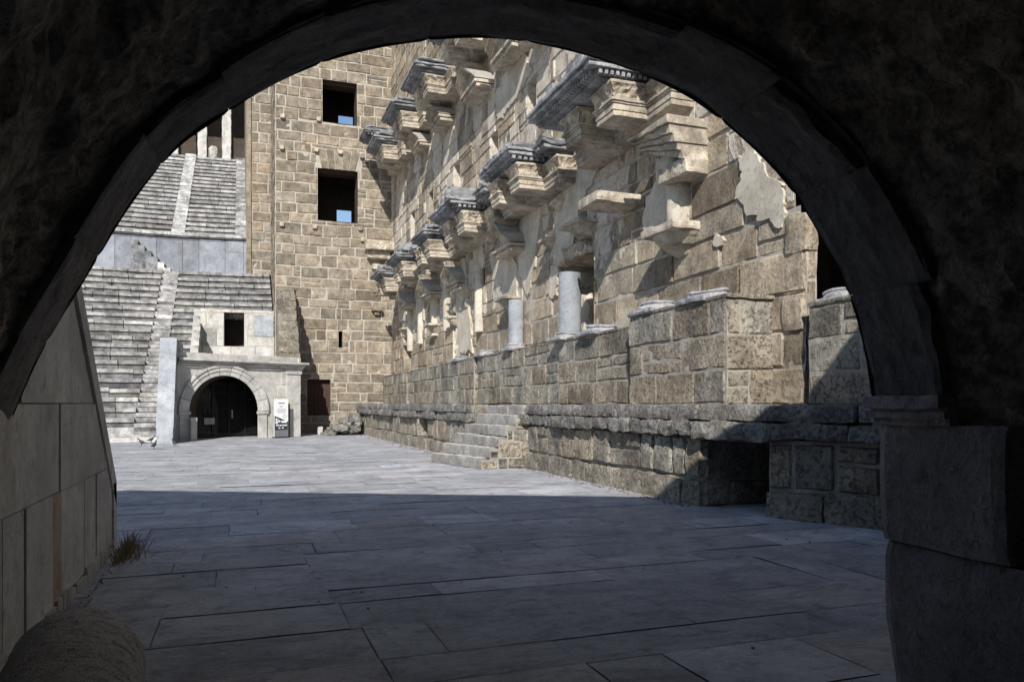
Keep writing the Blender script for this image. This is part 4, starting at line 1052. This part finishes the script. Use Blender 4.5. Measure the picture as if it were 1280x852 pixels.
# fallen column drum
random.seed(13)
m = MB(); A0 = Vector((-.76, 4.34, .0)); ax = Vector((.10, -1, 0)).normalized(); R = .305; sdv = Vector((-ax.y, ax.x, 0)); rows = []
n = 44
prof = [(.0, .02), (.0, .12), (.012, .2), (.035, .255), (.08, .292), (.14, .308)] + [(.2 + k * .07, .31) for k in range(24)]
for s, r in prof:
    c = Vector((A0.x, A0.y, R - .01)) + ax * s; rr = []
    for k in range(n):
        an = 2 * math.pi * k / n; q = c + (sdv * math.cos(an) + Vector((0, 0, 1)) * math.sin(an)) * r
        q = q + noise.noise_vector(q * 2.2) * .02 + noise.noise_vector(q * 9) * .006; rr.append(q)
    rows.append(rr)
m.grid(rows, closed=True); m.face(rows[0][::-1]); m.face(rows[-1])
tag(m.build('column_drum', M['granite'], origin=tuple(A0), smooth=True), 'fallen granite column drum lying at the bottom left by the marble wall', 'column drum')

# ================================================================== THE VAULTED PASSAGE WE STAND IN
random.seed(99)
vp = thing('vaulted_passage', 'dark rubble barrel vault and dressed stone arch framing the view', 'vault', (.9, 4.3, 0))
PA = Vector((XM, 5.35, 0)); PB_ = ray(1098, 504) * 4.08; PB_ = Vector((PB_.x, PB_.y, 0))
FA = Frame(PA, PB_ - PA)                       # N points back to the viewer
def A_(px, py): return FA.hit(px, py)
ip = [(-30, 640), (2, 560), (22, 508), (55, 436), (108, 348), (160, 262), (215, 192), (268, 152), (330, 112), (400, 80), (475, 60), (555, 50), (630, 50), (700, 62), (770, 82), (830, 106), (880, 135), (940, 185), (990, 240), (1032, 308), (1062, 372), (1080, 436), (1090, 500)]
crv = [A_(*p) for p in ip]
def smoothc(c, k):
    out = []
    for i in range(len(c) - 1):
        p0 = c[max(0, i - 1)]; p1 = c[i]; p2 = c[i + 1]; p3 = c[min(len(c) - 1, i + 2)]
        for j in range(k):
            t = j / k
            out.append(tuple(.5 * ((2 * p1[a]) + (-p0[a] + p2[a]) * t + (2 * p0[a] - 5 * p1[a] + 4 * p2[a] - p3[a]) * t * t + (-p0[a] + 3 * p1[a] - 3 * p2[a] + p3[a]) * t ** 3) for a in (0, 1)))
    out.append(c[-1]); return out
crv = smoothc(crv, 6)
ja = A_(1098, 530)[0]
eb = Vector((-math.sin(math.radians(3.5)), -math.cos(math.radians(3.5)), 0))   # passage runs back along this
c0u = (crv[0][0] + crv[-1][0]) / 2; c0v = 1.5
def outset(p, k):
    dv = Vector((p[0] - c0u, p[1] - c0v)); l = dv.length; dv = dv / l; return (p[0] + dv.x * k, p[1] + dv.y * k)
# voussoirs: cut the curve by angle into stones
ang = [math.atan2(v - c0v, -(u - c0u)) for u, v in crv]
DEP = .50
vs_m = MB(); nvs = 13
cuts_ = [0]; tot = len(crv) - 1
cl = [0]
for i in range(1, len(crv)): cl.append(cl[-1] + math.dist(crv[i], crv[i - 1]))
bounds = [cl[-1] * (k + ru(-.12, .12)) / nvs for k in range(nvs + 1)]; bounds[0] = 0; bounds[-1] = cl[-1]
def cat(s):
    for i in range(1, len(cl)):
        if cl[i] >= s - 1e-9: t = (s - cl[i - 1]) / (cl[i] - cl[i - 1]); return (crv[i - 1][0] + (crv[i][0] - crv[i - 1][0]) * t, crv[i - 1][1] + (crv[i][1] - crv[i - 1][1]) * t)
    return crv[-1]
for k in range(nvs):
    s0, s1 = bounds[k] + .001, bounds[k + 1] - .001; off = ru(-.004, .004) ; dd_ = DEP + ru(-.04, .05); c_ = ru(.82, 1.12); sd = k * 3.7; c_ = 1 + (c_ - 1) * .45
    ns, nd = 16, 9; rows = []
    for j in range(nd + 1):
        t = j / nd; rr = []
        for i in range(ns + 1):
            f = i / ns; s = s0 + (s1 - s0) * f; p = cat(s)
            ed = (.004 if i in (0, ns) else 0) + (.012 if j in (0, nd) else 0)
            nn = noise.noise(Vector((s * 2, t * 2, 1))) * .02 + noise.noise(Vector((s * 6, t * 6, 2))) * .012
            p = outset(p, off + ed + nn); rr.append(FA.p(*p, 0) + eb * (t * (dd_ + .05 * noise.noise(Vector((s * 1.7, sd, 3))) + .03 * noise.noise(Vector((s * 6, 1, 3))))))
        rows.append(rr)
    vs_m.grid(rows, (c_, c_, c_ * 1.02))
    # inner and outer cheeks of each stone
    for (tt, sg) in ((dd_, 1), (0, -1)):
        rows = [[FA.p(*outset(cat(s0 + (s1 - s0) * i / ns), off + q * .5 + (.008 if i in (0, ns) and q == 0 else 0)), 0) + eb * tt for i in range(ns + 1)] for q in (0, .3, 1)]
        vs_m.grid(rows, (c_ * .9,) * 3)
vs_m.build('arch_ring', M['vouss'], vp)
m_ = MB(); m_.grid([[FA.p(*outset(p, .05), 0) + eb * t for p in crv] for t in (0, DEP)]); m_.build('ring_backing', M['vouss'], vp)
# rough vault behind the ring
vm = MB(); rows = []
nd = 70; LV = 9.5
prof = []
step = 2
base_l = (crv[0][0] - .0, 0)
vc = [outset(crv[i], .045) for i in range(0, len(crv), 1)]
vc = [(vc[0][0], 0.0), (vc[0][0], .5)] + vc + [(ja + .07, 1.3), (ja + .08, .9), (ja + .12, .5), (ja + .12, 0)]
vc2 = []
for i in range(len(vc) - 1):
    vc2 += [vc[i]]
    dd2 = math.dist(vc[i], vc[i + 1]); k = int(dd2 / .08)
    for j in range(1, k): vc2.append((vc[i][0] + (vc[i + 1][0] - vc[i][0]) * j / k, vc[i][1] + (vc[i + 1][1] - vc[i][1]) * j / k))
vc2.append(vc[-1])
for j in range(nd + 1):
    t = (j / nd) ** 1.25 * LV; rr = []
    for p in vc2:
        w = FA.p(*p, 0) + eb * (DEP - .03 + t)
        nn = noise.noise(w * 1.6) * .09 + noise.noise(w * 4.3) * .07 + noise.noise(w * 9) * .04 + noise.noise(w * 19) * .02
        dv = (FA.p(*outset(p, 1), 0) - FA.p(*p, 0)); rr.append(w + dv * (nn * min(1, .35 + t * 2) + .01 + .05 * min(1, t * 2)))
    rows.append(rr)
vm.grid(rows); vm.build('rubble_vault', M['rubble'], vp)
# right jamb: impost block, large worn blocks
jm = MB()
def jblock(z0, z1, dep, uo, bul, col, cell=.05, nm=None, amp=.008):
    """jamb stone: reveal face along the passage with an irregular edge"""
    nz_, nd_ = max(4, int((z1 - z0) / cell)), max(4, int(dep / cell)); rows = []
    for j in range(nz_ + 1):
        z = z0 + (z1 - z0) * j / nz_; fz = (j / nz_); rr = []
        ed = .012 if j in (0, nz_) else 0
        for i in range(-3, nd_ + 4):
            if i < 0: w = FA.p(ja + uo + bul(z) + ed + (-i) * .12, z, 0)
            elif i > nd_: w = FA.p(ja + uo + bul(z) + ed + (i - nd_) * .1, z, 0) + eb * dep
            else:
                e2 = .015 if i in (0, nd_) else 0
                w = FA.p(ja + uo + bul(z) + ed + e2, z, 0) + eb * (dep * i / nd_)
            w = w + noise.noise_vector(w * 3) * amp + noise.noise_vector(w * 10) * amp * .5
            rr.append(w)
        rows.append(rr)
    jm.grid(rows, col)
jblock(.88, 1.50, .74, .0, lambda z: .004 * math.sin(z * 9), (1.15, 1.13, 1.13))
jblock(-.05, .87, 1.25, .03, lambda z: .14 * max(0, (.5 - z)) ** 1.3 + .008 * math.sin(z * 7), (.9, .9, .92))
jm.build('jamb', M['jamb'], vp)
im = MB()
for (z0, z1, o) in ((1.49, 1.525, .012), (1.525, 1.56, .035), (1.56, 1.575, .025), (1.575, 1.64, .065)):
    rows = []
    for (dz_, oo) in ((0, -.1), (0, o), (z1 - z0, o), (z1 - z0, -.1)):
        rows.append([FA.p(ja - oo, z0 + dz_, 0) + eb * (-.02 + (DEP + .0) * i / 14) + noise.noise_vector(FA.p(ja - oo, z0, 0) * 5 + eb * i * .3) * .008 for i in range(15)])
    im.grid(rows, (1.3, 1.28, 1.28)); im.face([r[-1] for r in rows]); im.face([r[0] for r in rows][::-1])
im.build('impost', M['jamb'], vp)
# outside mass of the building above and beside the arch
HF = 6.15
ow = MB(); Lf = 9.5; Lm = 5.2
pts = crv
ow.face([FA.p(-Lm, 0, -.02), FA.p(pts[0][0], 0, -.02), FA.p(pts[0][0], HF, -.02), FA.p(-Lm, HF, -.02)])
for i in range(len(pts) - 1):
    a1, a2 = outset(pts[i], .03), outset(pts[i + 1], .03); ow.face([FA.p(*a1, -.02), FA.p(*a2, -.02), FA.p(a2[0], HF, -.02), FA.p(a1[0], HF, -.02)])
ur = [ja + .12, 6.0, 6.5, 7.0, 7.5, 8.0, Lf]; uz = [HF, HF, HF + .35, HF + .75, HF + 1.1, HF + 1.5, HF + 1.8]  # unseen right end raised to cast shade on the near pedestal
for i in range(6):
    ow.face([FA.p(ur[i], 0, -.02), FA.p(ur[i + 1], 0, -.02), FA.p(ur[i + 1], uz[i + 1], -.02), FA.p(ur[i], uz[i], -.02)])
    if i: t_ = eb * 1.0; ow.face([FA.p(ur[i], uz[i], -.02), FA.p(ur[i + 1], uz[i + 1], -.02), FA.p(ur[i + 1], uz[i + 1], -.02) + t_, FA.p(ur[i], uz[i], -.02) + t_]); ow.face([FA.p(ur[i], HF, 0) + t_, FA.p(ur[i + 1], HF, 0) + t_, FA.p(ur[i + 1], uz[i + 1], 0) + t_, FA.p(ur[i], uz[i], 0) + t_])
q0, q1 = FA.p(-Lm, HF, -.02), FA.p(Lf, HF, -.02); bk = eb * 12  # unseen roof and closed back end, added to keep daylight out of the vault
ow.face([q0, q1, q1 + bk, q0 + bk]); 
for q in (q0, q1): ow.face([q, q + bk, Vector(((q + bk).x, (q + bk).y, 0)), Vector((q.x, q.y, 0))])
ow.face([q0 + bk, q1 + bk, Vector(((q1 + bk).x, (q1 + bk).y, 0)), Vector(((q0 + bk).x, (q0 + bk).y, 0))])
ow.build('outer_walls', M['tower'], vp)

# ================================================================== LIGHT, SKY, CAMERA
s = Vector((.60, 1.32, -1.0)).normalized()
sun = bpy.data.lights.new('sun', 'SUN'); sun.energy = 5.8; sun.angle = math.radians(.53); sun.color = (1, .955, .89)
so = bpy.data.objects.new('sun', sun); C.objects.link(so); so.rotation_euler = s.to_track_quat('-Z', 'Y').to_euler(); so.location = (-10, -20, 30)
W = bpy.data.worlds.new('World'); bpy.context.scene.world = W; W.use_nodes = True; nt = W.node_tree
sk = nt.nodes.new('ShaderNodeTexSky'); sk.sky_type = 'NISHITA'; sk.sun_disc = False
sk.sun_elevation = math.asin(-s.z); sk.sun_rotation = math.atan2(-s.x, -s.y) % (2 * math.pi); sk.ozone_density = 2.0; sk.air_density = 1.0; sk.dust_density = .4
nt.links.new(sk.outputs[0], nt.nodes['Background'].inputs[0]); nt.nodes['Background'].inputs[1].default_value = .13
cam = bpy.data.cameras.new('camera'); co_ = bpy.data.objects.new('camera', cam); C.objects.link(co_); bpy.context.scene.camera = co_
cam.lens = FPX / 1280 * 36; cam.sensor_width = 36; cam.shift_y = (HY - 426) / 1280; cam.clip_end = 2000; cam.clip_start = .05
co_.location = (0, 0, CZ); co_.rotation_euler = (math.radians(90), 0, -TH)
sc = bpy.context.scene
sc.view_settings.view_transform = 'Standard'; sc.view_settings.look = 'None'; sc.view_settings.exposure = 0; sc.view_settings.gamma = 1
sc.render.resolution_x = 1024; sc.render.resolution_y = 681
for o in bpy.data.objects:
    if 'wl' in o: del o['wl']
